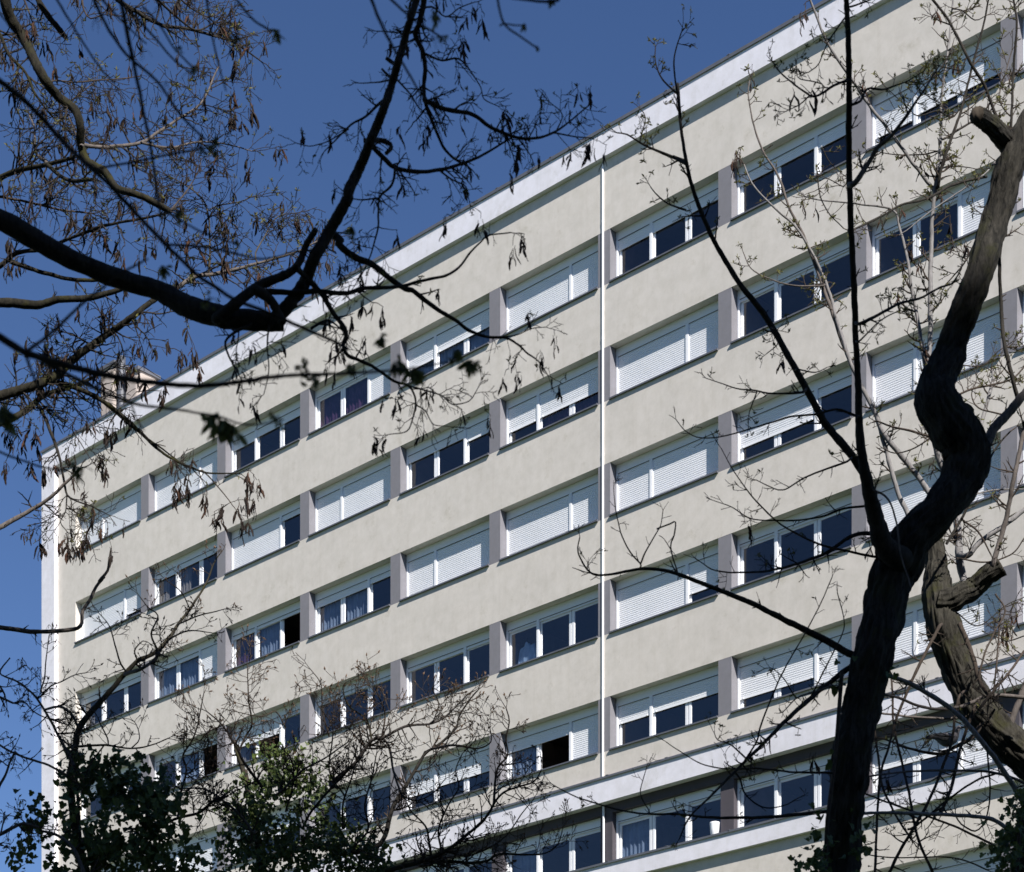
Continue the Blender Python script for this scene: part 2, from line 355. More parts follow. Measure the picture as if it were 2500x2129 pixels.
for k, row in WIN.items():
    for wi, spec in enumerate(row):
        pr = spec.split(); tp = pr[0][0]; dl, dr = [float(x) for x in pr[0][1:].split(',')]
        cur = ''; opn = -1
        for t in pr[1:]:
            if t[0] == 'O': opn = int(t[1])
            else: cur = t
        u = (wi - 1) * W + PW if wi > 0 else UL
        ow = OW if wi > 0 else -UL
        h = OPH; zt = H0 - k * F
        if k == 5: zt = H0 - 13.46; h = 1.20
        win = link('window', window_mesh(tp, h, ow), B); win.location = (u, 0, zt)
        sx = split_x(tp, ow); t3 = ow / 3.0
        if k != 5: link('sill', sill_mesh(ow), win)
        for a, b_, d in ((0.055, sx - 0.04, dl), (sx + 0.04, ow - 0.055, dr)):
            sh = link('shutter', shutter_mesh(b_ - a, h, d), win); sh.location = (a, 0, 0)
        for i in range(3):
            a = i * t3 + (0.055 if i == 0 else 0.012); b_ = (i + 1) * t3 - (0.055 if i == 2 else 0.012)
            s = link('sash', sash_mesh(b_ - a, h), win); p = link('pane', cache[('p', round(b_ - a, 3), h)], win)
            for o in (s, p):
                if i == opn:
                    o.matrix_local = Matrix.Translation((b_, YW + 0.09, 0)) @ Matrix.Rotation(math.radians(-72), 4, 'Z') @ Matrix.Translation((-(b_ - a), -YW - 0.03, 0))
                else: o.location = (a, 0, 0)
            if i < len(cur) and cur[i] != '.':
                mt = {'p': 'curtain_purple', 'b': 'curtain_blue', 'e': 'curtain_beige'}[cur[i]]
                c = curtain_mesh(t3, h, k * 40 + wi * 3 + i, 1.0 if cur[i] != 'e' else 0.45).build('curtain', M[mt], win, True); c.location = (i * t3, 0, 0)
# rain pipe
def cyl(mb, p, q, r0, r1=None, n=12, cap=True):
    p = Vector(p); q = Vector(q); d = (q - p).normalized(); a = d.orthogonal().normalized(); c = d.cross(a); r1 = r0 if r1 is None else r1
    v = [p + (a * math.cos(t) + c * math.sin(t)) * r0 for t in [2 * math.pi * i / n for i in range(n)]] + [q + (a * math.cos(t) + c * math.sin(t)) * r1 for t in [2 * math.pi * i / n for i in range(n)]]
    f = [(i, (i + 1) % n, n + (i + 1) % n, n + i) for i in range(n)]
    if cap: f += [tuple(range(n - 1, -1, -1)), tuple(range(n, 2 * n))]
    mb.add(v, f); return mb
pu = 17.535
pp = MB(); cyl(pp, (pu, -0.010, H0 + LEDGE1 + 0.002), (pu, -0.010, H0 + 1.638), 0.027, n=16, cap=False)
po = pp.build('downpipe', M['pipe'], B, True)
for v in (0.2, -2.5, -5.2, -7.9, -10.6): cyl(MB(), (pu, -0.010, H0 + v), (pu, -0.010, H0 + v + 0.07), 0.030, n=16, cap=False).build('pipe_collar', M['pipe'], po, True)
cyl(MB(), (pu - 0.02, 0.04, H0 + LEDGE2 + 0.004), (pu - 0.02, 0.04, H0 - 13.252), 0.027, n=16, cap=False).build('downpipe', M['pipe'], B, True)
# chimneys on the roof
def chimney(u, y, wd, dp, v1, n=8):
    m = MB(); r = 0.16; pts = []
    for cx_, cy_, a0 in ((wd - r, dp - r, 0), (r, dp - r, 90), (r, r, 180), (wd - r, r, 270)):
        for i in range(n + 1):
            a = math.radians(a0 + 90 * i / n); pts.append((cx_ + r * math.cos(a), cy_ + r * math.sin(a)))
    N_ = len(pts)
    vv = [(x, y_, z) for z in (2.1, v1) for (x, y_) in pts]
    m.add(vv, [(i, (i + 1) % N_, N_ + (i + 1) % N_, N_ + i) for i in range(N_)] + [tuple(range(N_, 2 * N_))])
    o = m.build('chimney', M['chimney'], B); o.location = (u, y, H0)
    cp = MB().box(-0.05, wd + 0.05, -0.05, dp + 0.05, v1 + 0.002, v1 + 0.10).build('chimney_cap', M['zinc'], o)
chimney(-3.3, 0.9, 0.80, 0.75, 4.55); chimney(-2.05, 0.9, 0.72, 0.75, 3.95)
cyl(MB(), (-2.28, 1.0, H0 + 2.1), (-2.28, 1.0, H0 + 4.7), 0.12, n=14, cap=False).build('flue', M['zinc'], B, True)

# small things at the windows
def at_wall(u, d, v):                      # facade coordinates to world
    return B.matrix_basis @ Vector((u, -d, H0 + v))
bpy.context.view_layer.update()
def lathe(prof, n=28):
    m = MB(); v = []
    for r, z in prof: v += [(r * math.cos(2 * math.pi * i / n), r * math.sin(2 * math.pi * i / n), z) for i in range(n)]
    f = [(a * n + i, a * n + (i + 1) % n, (a + 1) * n + (i + 1) % n, (a + 1) * n + i) for a in range(len(prof) - 1) for i in range(n)]
    return m.add(v, f + [tuple(range(n - 1, -1, -1))])
pot = empty('flower_pot', at_wall(20.72, -0.055, LEDGE2 + 0.006))
tag(pot, 'tall white flower pot on the window ledge of the dark grey storey', 'flower pot')
lathe([(0.078, 0), (0.084, 0.006), (0.103, 0.18), (0.112, 0.29), (0.114, 0.315), (0.110, 0.322), (0.104, 0.318), (0.102, 0.29)]).build('pot_body', M['pot'], pot, True)
lathe([(0.10, 0.285), (0.10, 0.292), (0.0, 0.296)]).build('soil', M['soil'], pot)
st = MB()
for i in range(9):
    a = rnd.random() * 6.28; r = 0.07 * rnd.random(); e = Vector((math.cos(a) * (r + .03), math.sin(a) * (r + .03), 0.33 + 0.05 * rnd.random()))
    cyl(st, (math.cos(a) * r * .5, math.sin(a) * r * .5, 0.28), e, 0.004, 0.002, 5)
st.build('dry_stems', M['twig_pale'], pot)
# shirt on a hanger behind the glass (row 3, window 5)
def shirt(u, v, s, name_label):
    e = empty('hanging_shirt', at_wall(u, -0.47, v), B.rotation_euler.z)
    tag(e, name_label, 'shirt')
    nx, nzz = 17, 15; vv = []; 
    for side in (1, -1):
        for j in range(nzz):
            t = j / (nzz - 1); z = -0.72 * t * s
            wd = (0.09 + 0.17 * min(1, t * 3.2) - 0.02 * math.sin(t * 3)) * s
            for i in range(nx):
                q = i / (nx - 1) * 2 - 1; sh = -0.10 * s * q * q * (1 - t)
                vv.append((q * wd, side * 0.05 * math.sqrt(max(0, 1 - q * q)) + 0.018 * math.sin(q * 9 + t * 2) * t, z + sh))
    f = []
    for sd in (0, 1):
        o_ = sd * nx * nzz
        for j in range(nzz - 1):
            for i in range(nx - 1):
                a = o_ + j * nx + i; f.append((a, a + 1, a + nx + 1, a + nx))
    MB().add(vv, f).build('body', M['shirt'], e, True)
    for sg in (1, -1):
        m = MB(); rings = []
        for j in range(7):
            t = j / 6; c = Vector((sg * (0.17 + 0.13 * t) * s, 0, (-0.10 - 0.46 * t) * s)); r = (0.075 - 0.02 * t) * s
            for i in range(8): rings.append((c.x + r * math.cos(i * .785), c.y + r * .5 * math.sin(i * .785), c.z + 0.02 * math.cos(i * .785)))
        m.add(rings, [(j * 8 + i, j * 8 + (i + 1) % 8, (j + 1) * 8 + (i + 1) % 8, (j + 1) * 8 + i) for j in range(6) for i in range(8)])
        m.build('sleeve', M['shirt'], e, True)
    h = MB(); cyl(h, (-0.2 * s, 0, -0.1 * s), (0, 0, 0.02), 0.006, n=6); cyl(h, (0.2 * s, 0, -0.1 * s), (0, 0, 0.02), 0.006, n=6); cyl(h, (0, 0, 0.02), (0, 0, 0.12), 0.004, n=6)
    h.build('hanger', M['twig'], e)
shirt(4 * W + PW + 0.47, -3 * F - 0.52, 1.0, 'pale blue shirt on a hanger behind an upper window pane')

# ------------------------------------------------------------------ trees
# branch courses are written in the pixels of enlarged photo tiles (tile, points); each gets its own distance from the camera
TILE = {1: (0, 0), 2: (825, 0), 3: (1650, 0), 4: (0, 700), 5: (825, 700), 6: (1650, 700), 7: (0, 1409), 8: (825, 1409), 9: (1650, 1409)}
TS = 850 / 2072.0
def parse(t):
    out = []
    for seg in t.split('|'):
        tk = seg.split(); k = int(tk[0])
        for p in tk[1:]:
            x, y = p.split(','); out.append((TILE[k][0] + float(x) * TS, TILE[k][1] + float(y) * TS))
    return out
def unproj(x, y, Y): return Vector(((x - CX) / FPX * Y, Y, EYE + (YH - y) / FPX * Y))
def catmull(P, step):
    P = [np.array(p, float) for p in P]
    if len(P) == 2: P = [P[0], (P[0] + P[1]) / 2, P[1]]
    Q = [2 * P[0] - P[1]] + P + [2 * P[-1] - P[-2]]; out = []
    for i in range(1, len(Q) - 2):
        n = max(2, int(np.linalg.norm((Q[i + 1] - Q[i])[:2]) / step))
        for j in range(n):
            t = j / n; a, b, c, d = Q[i - 1:i + 3]
            out.append(0.5 * (2 * b + (c - a) * t + (2 * a - 5 * b + 4 * c - d) * t * t + (3 * b - a - 3 * c + d) * t ** 3))
    out.append(P[-1]); return out
def tube(mb, pts, rad, sides=6, rough=0.0, cap=False, seed=0, furrow=0.0):
    n = len(pts); pts = [Vector(p) for p in pts]
    a = None; V = []; Fc = []
    for i in range(n):
        d = (pts[min(i + 1, n - 1)] - pts[max(i - 1, 0)])
        d = d.normalized() if d.length > 1e-9 else Vector((0, 0, 1))
        if a is None: a = d.orthogonal().normalized()
        else:
            a = a - d * a.dot(d); a = a.normalized() if a.length > 1e-6 else d.orthogonal().normalized()
        b = d.cross(a)
        for k in range(sides):
            t = 2 * math.pi * k / sides; r = rad[i]
            if rough:
                dirv = a * math.cos(t) + b * math.sin(t); q = pts[i] + dirv * r
                r *= 1 + rough * mnoise.noise(q * (0.30 / max(rad[i], .004)) + Vector((seed, 0, 0)))
                if furrow:
                    # ridges that run along the stem
                    fq = 5.0 if furrow > .12 else 3.1; g_ = mnoise.noise(Vector((math.cos(t) * fq, math.sin(t) * fq, i * 0.13 + seed)))
                    r *= 1 + furrow * (abs(g_) * 2.2 - 0.5) + 0.35 * furrow * mnoise.noise(q * 60)
            V.append(pts[i] + (a * math.cos(t) + b * math.sin(t)) * r)
    for i in range(n - 1):
        for k in range(sides):
            k2 = (k + 1) % sides; Fc.append((i * sides + k, i * sides + k2, (i + 1) * sides + k2, (i + 1) * sides + k))
    mats = [0] * len(Fc)
    if cap:
        Fc.append(tuple(range((n - 1) * sides, n * sides))); mats.append(1 if cap == 'cut' else 0)
    b0 = len(mb.v); mb.v += [tuple(p) for p in V]; mb.f += [tuple(b0 + i for i in q) for q in Fc]; mb.m += mats
    return mb
# shared small meshes
def pod_mesh(seed):
    r = random.Random(seed); n = 7; v = []; bend = r.uniform(-0.18, 0.18); tw = r.uniform(-0.9, 0.9)
    for i in range(n):
        t = i / (n - 1); wd = 0.105 * math.sin(math.pi * min(1, 0.06 + t * 0.93)) ** 0.55 * (1 + 0.18 * math.sin(t * 16 + seed)); th = 0.03
        c = Vector((bend * math.sin(t * 2.6), 0.06 * math.sin(t * 5 + seed), -t)); a = tw * t
        for (x, y) in ((wd, 0), (0, th), (-wd, 0), (0, -th)):
            v.append((c.x + x * math.cos(a) - y * math.sin(a), c.y + x * math.sin(a) + y * math.cos(a), c.z))
    f = [(i * 4 + k, i * 4 + (k + 1) % 4, (i + 1) * 4 + (k + 1) % 4, (i + 1) * 4 + k) for i in range(n - 1) for k in range(4)]
    return MB().add(v, f).mesh('pod', M['pod' if seed % 3 == 0 else 'pod_dark'], True)
PODS = [pod_mesh(i) for i in range(7)]
def ivy_leaf(seed):
    r = random.Random(seed); P = [(0, 0), (0.30, -0.14), (0.52, 0.12), (0.36, 0.34), (0.34, 0.62), (0.0, 1.0), (-0.34, 0.62), (-0.36, 0.34), (-0.52, 0.12), (-0.30, -0.14)]
    fold = r.uniform(0.15, 0.45); curl = r.uniform(-0.3, 0.3)
    v = [(0, 0.3, 0.0)] + [(x * r.uniform(.85, 1.15), y, fold * abs(x) + curl * (y - .3) ** 2) for x, y in P]
    return v, [(0, i, i % 10 + 1) for i in range(1, 11)]
IVYS = [ivy_leaf(i) for i in range(8)]
IVYM = [MB().add(v, f).mesh('ivy_leaf', M['ivy' if i % 2 else 'ivy_light']) for i, (v, f) in enumerate(IVYS)]
LEAFP = [(0, 0, 0), (0.16, 0.3, 0.05), (0.13, 0.7, 0.03), (0, 1, -0.06), (-0.13, 0.7, 0.03), (-0.16, 0.3, 0.05)]
LEAFF = [(0, 1, 2, 3), (0, 3, 4, 5)]
def place(mb, V, Fc, pos, d, up, s, m=0):
    d = d.normalized(); x = d.cross(up); x = x.normalized() if x.length > 1e-5 else d.orthogonal().normalized(); z = x.cross(d)
    mb.add([pos + x * (p[0] * s) + d * (p[1] * s) + z * (p[2] * s) for p in V], Fc, m)
def rvec(): 
    while True:
        v = Vector((rnd.uniform(-1, 1), rnd.uniform(-1, 1), rnd.uniform(-1, 1)))
        if 0.05 < v.length < 1: return v.normalized()
BUDV = [(0, 0, 0), (0.2, 0.35, 0), (0, 0.35, 0.2), (-0.2, 0.35, 0), (0, 0.35, -0.2), (0, 1, 0)]
BUDF = [(0, 1, 2), (0, 2, 3), (0, 3, 4), (0, 4, 1), (5, 2, 1), (5, 3, 2), (5, 4, 3), (5, 1, 4)]

class Tree:
    def __init__(s, name, label, cat, base, style, group=None, twigmat='twig_dark'):
        s.root = empty(name, base); tag(s.root, label, cat, group); s.base = Vector(base)
        s.twigs = MB(); s.buds = MB(); s.leaves = MB(); s.big = MB(); s.nodes = []; s.lnodes = []; s.style = style; s.tips = []; s.pods = []; s.twigmat = twigmat
    def loc(s, p): return Vector(p) - s.base
    def limb(s, text, w0, w1, Y0, Y1=None, mat='bark_dark', tw=0.0, L=60, name='branch', cap=False, furrow=0.0, up=0.0, pre=None, widths=None, spread=1.0, pod=0.0, leaf=0.0, thorn=0.0, post=None, snap=True):
        """traced limb; w in tile pixels; tw = side twigs per 100 photo pixels, L their length in photo pixels"""
        P = parse(text) if isinstance(text, str) else text
        Y1 = Y0 if Y1 is None else Y1; n = len(P); snapY = None
        acc = [0]
        for i in range(1, n): acc.append(acc[-1] + math.dist(P[i], P[i - 1]))
        if snap and not pre and s.lnodes:
            b = min(s.lnodes, key=lambda t: (t[1] - P[0][0]) ** 2 + (t[2] - P[0][1]) ** 2)
            dd_ = math.dist(b[1:3], P[0])
            if dd_ < 26 and abs(b[0].y - Y0) < 1.6:
                if dd_ < 4: P[0] = (b[1], b[2])
                else: P = [(b[1], b[2])] + P; acc = [0] + [a + dd_ for a in acc]; n += 1; widths = None if widths is None else [widths[0]] + widths
                snapY = b[0].y
        P3 = [(x, y, Y0 + (Y1 - Y0) * a / acc[-1], (w0 + (w1 - w0) * a / acc[-1]) if widths is None else widths[i]) for i, ((x, y), a) in enumerate(zip(P, acc))]
        if snapY is not None: P3[0] = (P3[0][0], P3[0][1], snapY, P3[0][3])
        S = catmull(P3, 9 if max(w0, w1) < 60 else 5)
        sd = rnd.random() * 90; pts = []; rad = []
        for i, q in enumerate(S):
            wpx = max(q[3], 2.5) * TS
            jit = min(1.6, 0.10 * wpx + 0.7)
            jx = jit * mnoise.noise(Vector((i * 0.33, sd, 0))); jy = jit * mnoise.noise(Vector((i * 0.33, sd, 7)))
            pts.append(unproj(q[0] + jx, q[1] + jy, q[2] + 0.10 * mnoise.noise(Vector((i * .05, sd, 3)))))
            rad.append(wpx * 0.5 * q[2] / FPX * (1 + (0.10 * mnoise.noise(Vector((i * 0.5, sd, 11))) if not furrow else 0.05 * mnoise.noise(Vector((i * 0.12, sd, 11))))))
        ptsx = list(pts); radx = list(rad)
        if pre: ptsx = [Vector(p) for p, _ in pre] + ptsx; radx = [r for _, r in pre] + radx
        if post: ptsx = ptsx + [Vector(p) for p, _ in post]; radx = radx + [r for _, r in post]
        mx = max(rad)
        sides = (72 if furrow > .12 else 40) if furrow else (14 if mx > 0.03 else (9 if mx > 0.010 else 6))
        mb = MB(); tube(mb, [s.loc(p) for p in ptsx], radx, sides, 0.12 if mx > 0.008 else 0.05, cap, sd, furrow)
        mb.build(name, [M[mat], M['cut']] if cap == 'cut' else M[mat], s.root, True)
        ln = [(p, q[0], q[1]) for p, q in zip(pts, S)]; s.nodes += ln; s.lnodes += ln
        # side twigs
        cnt = int(tw * acc[-1] / 100.0 + rnd.random()); side = 1
        for c in range(cnt):
            t = rnd.uniform(0.04, 1.0); i = min(len(pts) - 2, int(t * (len(pts) - 1))); d = (pts[i + 1] - pts[i]).normalized()
            side = -side; view = Vector((0, 1, 0)); lat = d.cross(view); lat = (lat.normalized() if lat.length > 1e-4 else rvec()) * side
            dd = (d * rnd.uniform(0.15, 0.9) + lat * rnd.uniform(0.5, 1.0) + rvec() * 0.35 * spread + Vector((0, 0, up))).normalized()
            px = pts[i].y / FPX
            s.twig(pts[i], dd, L * px * rnd.uniform(0.45, 1.25), min(rad[i] * 0.6, (3.2 if s.style == 'maple' else 2.5) * px), px, 0, pod, leaf)
        if tw and not cap:
            d = (pts[-1] - pts[-2]).normalized(); px = pts[-1].y / FPX
            for q in range(2): s.twig(pts[-1], (d + rvec() * 0.45).normalized(), L * px * rnd.uniform(.5, 1), min(rad[-1] * .8, 1.8 * px), px, 0, pod, leaf)
        if thorn:
            for c in range(int(thorn * acc[-1] / 100)):
                i = rnd.randrange(1, len(pts) - 1); d = (pts[i + 1] - pts[i]).normalized(); o = (d.cross(rvec()).normalized() + d * .2).normalized(); px = pts[i].y / FPX; l = rnd.uniform(6, 13) * px
                tube(s.twigs, [s.loc(pts[i] + o * rad[i] * .5), s.loc(pts[i] + o * (rad[i] + l * .5)), s.loc(pts[i] + o * (rad[i] + l))], [1.3 * px, .8 * px, .2 * px], 4)
        return pts, rad
    def twig(s, p, d, L, r, px, lev, pod, leaf):
        seg = rnd.uniform(8, 13) * px; n = max(2, int(L / seg)); pts = [p]; rad = [r]; zig = 1; q = Vector(p); d = Vector(d)
        grav = {'locust': -0.02, 'maple': 0.07, 'shoot': 0.08}[s.style]
        za = {'locust': 0.30, 'maple': 0.34, 'shoot': 0.20}[s.style]
        ax = rvec()
        for i in range(n):
            zig = -zig; d = (d + d.cross(ax) * za * zig * rnd.uniform(0.3, 1.2) + rvec() * 0.16 + Vector((0, 0, grav))).normalized()
            q = q + d * seg; pts.append(q); rad.append(max(r * (1 - 0.62 * (i + 1) / n), 0.7 * px))
            s.nodes.append((q, CX + q.x / q.y * FPX, YH - (q.z - EYE) / q.y * FPX))
            u = rnd.random()
            if lev < 3 and u < (0.56, 0.40, 0.16)[lev] and i < n - 1:
                lat = d.cross(ax if rnd.random() < .5 else rvec()); lat = lat.normalized() * zig if lat.length > 1e-3 else rvec()
                s.twig(q, (d * 0.65 + lat * rnd.uniform(0.5, 1.0)).normalized(), L * rnd.uniform(0.3, 0.62), rad[-1] * 0.8, px, lev + 1, pod, leaf)
            elif s.style != 'maple' and rnd.random() < 0.6:
                s.bud(q, (d.cross(rvec()) + d * 0.5), rnd.uniform(2.0, 3.6) * px, 0)
            if leaf and rnd.random() < leaf * 0.10: s.tuft(q, px)
            if pod and rnd.random() < pod * 0.10: s.podcluster(q, px)
        tube(s.twigs, [s.loc(x) for x in pts], rad, 4 if r < 1.3 * px else 5)
        s.tips.append((pts[-1], d, px))
        if s.style == 'maple':
            for c in range(rnd.choice((0, 1, 1, 2))): s.bud(pts[-1], d + rvec() * 0.55, rnd.uniform(6, 12) * px, 1)
            if rnd.random() < 0.5:
                for c in range(rnd.randint(2, 5)): s.thread(pts[-1], px, rnd.uniform(8, 18))
        else:
            if leaf and rnd.random() < leaf: s.tuft(pts[-1], px)
            elif rnd.random() < .5: s.bud(pts[-1], d, 3.5 * px, 0)
            if pod and rnd.random() < pod * 0.8: s.podcluster(pts[-1], px)
    def bud(s, p, d, l, m): place(s.buds, BUDV, BUDF, s.loc(p), d, rvec(), l * (1.25 if m == 0 else 1), m)
    def thread(s, p, px, l):
        d = (rvec() + Vector((0, 0, -0.9))).normalized(); a = p + d * l * .5 * px; b = a + (d + Vector((0, 0, -1))).normalized() * l * .5 * px
        tube(s.twigs, [s.loc(p), s.loc(a), s.loc(b)], [.5 * px, .42 * px, .35 * px], 3)
    def tuft(s, p, px):
        for c in range(rnd.randint(3, 6)):
            d = (rvec() + Vector((0, 0, 0.35))).normalized(); place(s.leaves, LEAFP, LEAFF, s.loc(p), d, rvec(), rnd.uniform(5, 10) * px * 1.25)
    def maplebunch(s, x, y, Y, n=9, size=34, spread=30):
        px = Y / FPX; c = unproj(x, y, Y)
        for i in range(n):
            st = c + rvec() * spread * px * rnd.random(); d = (rvec() * .7 + Vector((0, 0, -.8))).normalized(); a = rnd.uniform(.6, 1.1) * size * px
            tube(s.twigs, [s.loc(c), s.loc((c + st) / 2 + Vector((0, 0, .004))), s.loc(st)], [1.6 * px, 1.3 * px, 1.0 * px], 4)
            for k in range(rnd.randint(2, 4)): place(s.big, LEAFP, LEAFF, s.loc(st), (d + rvec() * .5).normalized(), rvec(), a * rnd.uniform(.7, 1.1))
    def podcluster(s, p, px, n=None, length=30):
        k = n or rnd.randint(2, 5); q = Vector(p); line = [q.copy()]
        for i in range(4): q = q + Vector((rnd.uniform(-.4, .4), rnd.uniform(-.3, .3), -1)).normalized() * 7 * px; line.append(q.copy())
        tube(s.twigs, [s.loc(x) for x in line], [.8 * px] * 5, 3)
        for i in range(k):
            b = line[rnd.randint(1, 4)]; s.pods.append((b + rvec() * 3 * px, rnd.uniform(.6, 1.15) * length * px))
    def pods_at(s, text, n=7, length=32):
        for (x, y) in parse(text):
            best = min(s.nodes, key=lambda t: (t[1] - x) ** 2 + (t[2] - (y - 18)) ** 2); p = best[0]; px = p.y / FPX
            c = unproj(x, y - 12, p.y); mid = (p + c) / 2 + Vector((rnd.uniform(-4, 4), 0, rnd.uniform(0, 6))) * px
            tube(s.twigs, [s.loc(p), s.loc(mid), s.loc(c)], [1.2 * px, 1.0 * px, .8 * px], 4)
            for j in range(rnd.randint(1, 3)): s.podcluster(c + rvec() * 7 * px, px, max(2, n // 2), length)
    def finish(s, maxpods=300):
        if s.twigs.v: tag(s.twigs.build('twigs', M[s.twigmat], s.root, True), kind='stuff')
        if s.buds.v: tag(s.buds.build('buds', [M['twig_pale'], M['bud']], s.root), kind='stuff')
        if s.leaves.v: tag(s.leaves.build('young_leaves', M['young'], s.root), kind='stuff')
        if s.big.v: tag(s.big.build('opening_leaves', M['maple'], s.root), kind='stuff')
        s.pods.sort(key=lambda t: -t[1] / t[0].y); rest = MB()
        for i, (p, l) in enumerate(s.pods):
            rot = Matrix.Rotation(rnd.uniform(0, 6.28), 4, 'Z') @ Matrix.Rotation(rnd.uniform(-.42, .42), 4, 'X') @ Matrix.Rotation(rnd.uniform(-.42, .42), 4, 'Y')
            me = PODS[i % 7]; mt = Matrix.Translation(s.loc(p)) @ rot @ Matrix.Scale(l, 4)
            if i < maxpods:
                o = link('pod', me, s.root); o.matrix_local = mt
            else: rest.add([mt @ v.co for v in me.vertices], [tuple(q.vertices) for q in me.polygons])
        if rest.v: tag(rest.build('pods', M['pod_dark'], s.root, True), kind='stuff')

def G(px, Y): return ((px - CX) / FPX * Y, Y, 0.0)      # ground point below a pixel column
def ivy(name, label, blobs, Y, stem, n, size, group=None, light=0.5):
    """climbing ivy: leaves spread through blobs (x, y, rx, ry in photo pixels; depth radius in m)"""
    base = Vector(stem[-1]); e = empty(name, base); tag(e, label, 'ivy', group)
    mb = MB(); tube(mb, [Vector(p) - base for p in stem], [0.012] * len(stem), 6, .2); mb.build('stem', M['twig'], e, True)
    tot = sum(b[2] * b[3] for b in blobs); L = []
    for (x, y, rx, ry, dr) in blobs:
        k = int(n * rx * ry / tot)
        cl = []
        for c in range(max(3, k // 9)):
            a = rnd.random() * 6.283; r = math.sqrt(rnd.random()); cl.append((x + rx * r * math.cos(a) * rnd.uniform(.9, 1.12), y + ry * r * math.sin(a) * rnd.uniform(.9, 1.1), Y + rnd.uniform(-dr, dr) * math.sqrt(max(0.05, 1 - r * r))))
        for i in range(k):
            c = rnd.choice(cl); px = c[2] / FPX; p = unproj(c[0], c[1], c[2]) + rvec() * (rnd.uniform(2, 40) if rnd.random() < .8 else rnd.uniform(30, 80)) * px
            d = (rvec() * .6 + Vector((0, -0.35, -0.75))).normalized(); up = (rvec() * .55 + Vector((0, -.7, .6))).normalized()
            L.append((p, d, up, rnd.uniform(.45, 1.35) * size * px))
    L.sort(key=lambda t: -t[3] / t[0].y); rest = [MB(), MB()]
    for i, (p, d, up, sz) in enumerate(L):
        q = (0 if rnd.random() < light else 1) + 2 * rnd.randint(0, 3)
        if i < 300:
            x = d.cross(up).normalized(); z = x.cross(d)
            o = link('ivy_leaf', IVYM[q], e); o.matrix_local = Matrix.Translation(p - base) @ Matrix(((x.x, d.x, z.x, 0), (x.y, d.y, z.y, 0), (x.z, d.z, z.z, 0), (0, 0, 0, 1))) @ Matrix.Scale(sz, 4)
        else: place(rest[q % 2], IVYS[q][0], IVYS[q][1], p - base, d, up, sz)
    for i, r in enumerate(rest):
        if r.v: tag(r.build('ivy_leaves', M['ivy_light' if i == 0 else 'ivy'], e), kind='stuff')

# ---- tree A: dark locust limb reaching in from beyond the left edge
YA = 8.6
baseA = G(-330, YA)
A = Tree('locust_tree', 'dark locust tree with a heavy sawn-off limb and a straight rising limb', 'tree', baseA, 'locust')
tp = unproj(-330, 430, YA)
tubeA = MB(); hub = [Vector(baseA) + Vector((0, 0, -0.2)), Vector(baseA) + Vector((0.03, .05, 2.0)), Vector(baseA) + Vector((-.04, .0, 4.2)), tp, tp + Vector((-.2, .3, 1.5)), tp + Vector((-.1, .2, 3.2))]
hs_ = catmull([tuple(p) for p in hub], .25)
tube(tubeA, [A.loc(p) for p in hs_], [0.21 - 0.13 * i / len(hs_) for i in range(len(hs_))], 24, .12, False, 3, .06); tubeA.build('trunk', M['bark_dark'], A.root, True)
A.limb('1 -700,1060 -350,1160 0,1310 200,1420 400,1530 600,1620 800,1690 | 4 960,30 1100,110 1300,175 1500,200 1690,215', 0, 0, YA, YA + .2, 'bark_dark', .5, 60, 'limb', 'cut', .05, widths=[150, 125, 112, 112, 110, 108, 108, 110, 118, 125, 112, 92])
A.limb('4 1640,190 1700,130 1800,0 | 1 1870,1540 1960,1380 2072,1180 | 2 60,1150 150,950 210,800 290,600 350,400 400,220 450,60 500,-90', 80, 38, YA + .2, YA - .3, 'bark_dark', 1.0, 45, 'limb', False, 0)
A.limb([(531, 778), (597, 724), (640, 694), (718, 658), (748, 597), (772, 560)], 70, 34, YA + .1, YA, 'bark_dark', .6, 30, 'branch', 'cut')
kw = dict(tw=4.6, L=66, pod=.06, leaf=.12)
A.limb('2 520,-60 490,120 460,200 500,300 520,400 510,520 530,640 590,790 630,880 700,950 770,985', 38, 12, YA, YA + .3, **kw)
A.limb('2 520,600 640,650 800,680 900,750 1040,810 1160,825 1280,790 1380,720 1490,630', 28, 8, YA + .1, YA + .4, **kw)
A.limb('2 1280,790 1390,810 1510,822', 10, 6, YA + .3, YA + .3, **kw)
A.limb('2 1300,780 1335,680 1262,610', 9, 5, YA + .3, YA + .3, **kw)
A.limb('2 205,870 280,950 340,1000 480,1025 600,1010 700,985 800,950 900,900 1040,815', 30, 10, YA, YA + .3, **kw)
A.limb('2 340,1010 320,1100 250,1170 240,1280 240,1350 200,1500 150,1620 100,1700', 16, 6, YA, YA + .1, **kw)
A.limb('2 240,1180 150,1190 80,1180', 12, 6, YA, YA, **kw)
A.limb('2 600,1010 680,1070 760,1110 780,1190', 12, 5, YA + .2, YA + .3, **kw)
A.limb('2 265,600 170,690 80,740 0,820 -80,900', 18, 6, YA, YA + .2, **kw)
A.limb('1 2072,770 1990,820 1930,850 1840,870 1760,850', 9, 5, YA + .2, YA + .2, **kw)
A.limb('2 420,205 320,190 220,185', 10, 5, YA, YA, tw=2, L=25)
A.limb('2 330,375 285,345', 24, 20, YA, YA, cap='cut')
A.limb('2 300,450 260,410', 18, 12, YA, YA); A.limb('2 330,470 240,490 130,495', 11, 5, YA, YA, tw=3, L=25)
A.limb('2 200,840 260,835 310,855 312,885 285,912', 30, 22, YA, YA - .1, cap='cut'); A.limb('2 210,835 160,830', 30, 16, YA, YA)
A.limb('2 350,470 430,560 480,640 560,700', 12, 5, YA, YA + .2, **kw)
A.limb('2 480,60 560,40 640,100 720,50 820,10', 12, 5, YA, YA + .2, **kw)
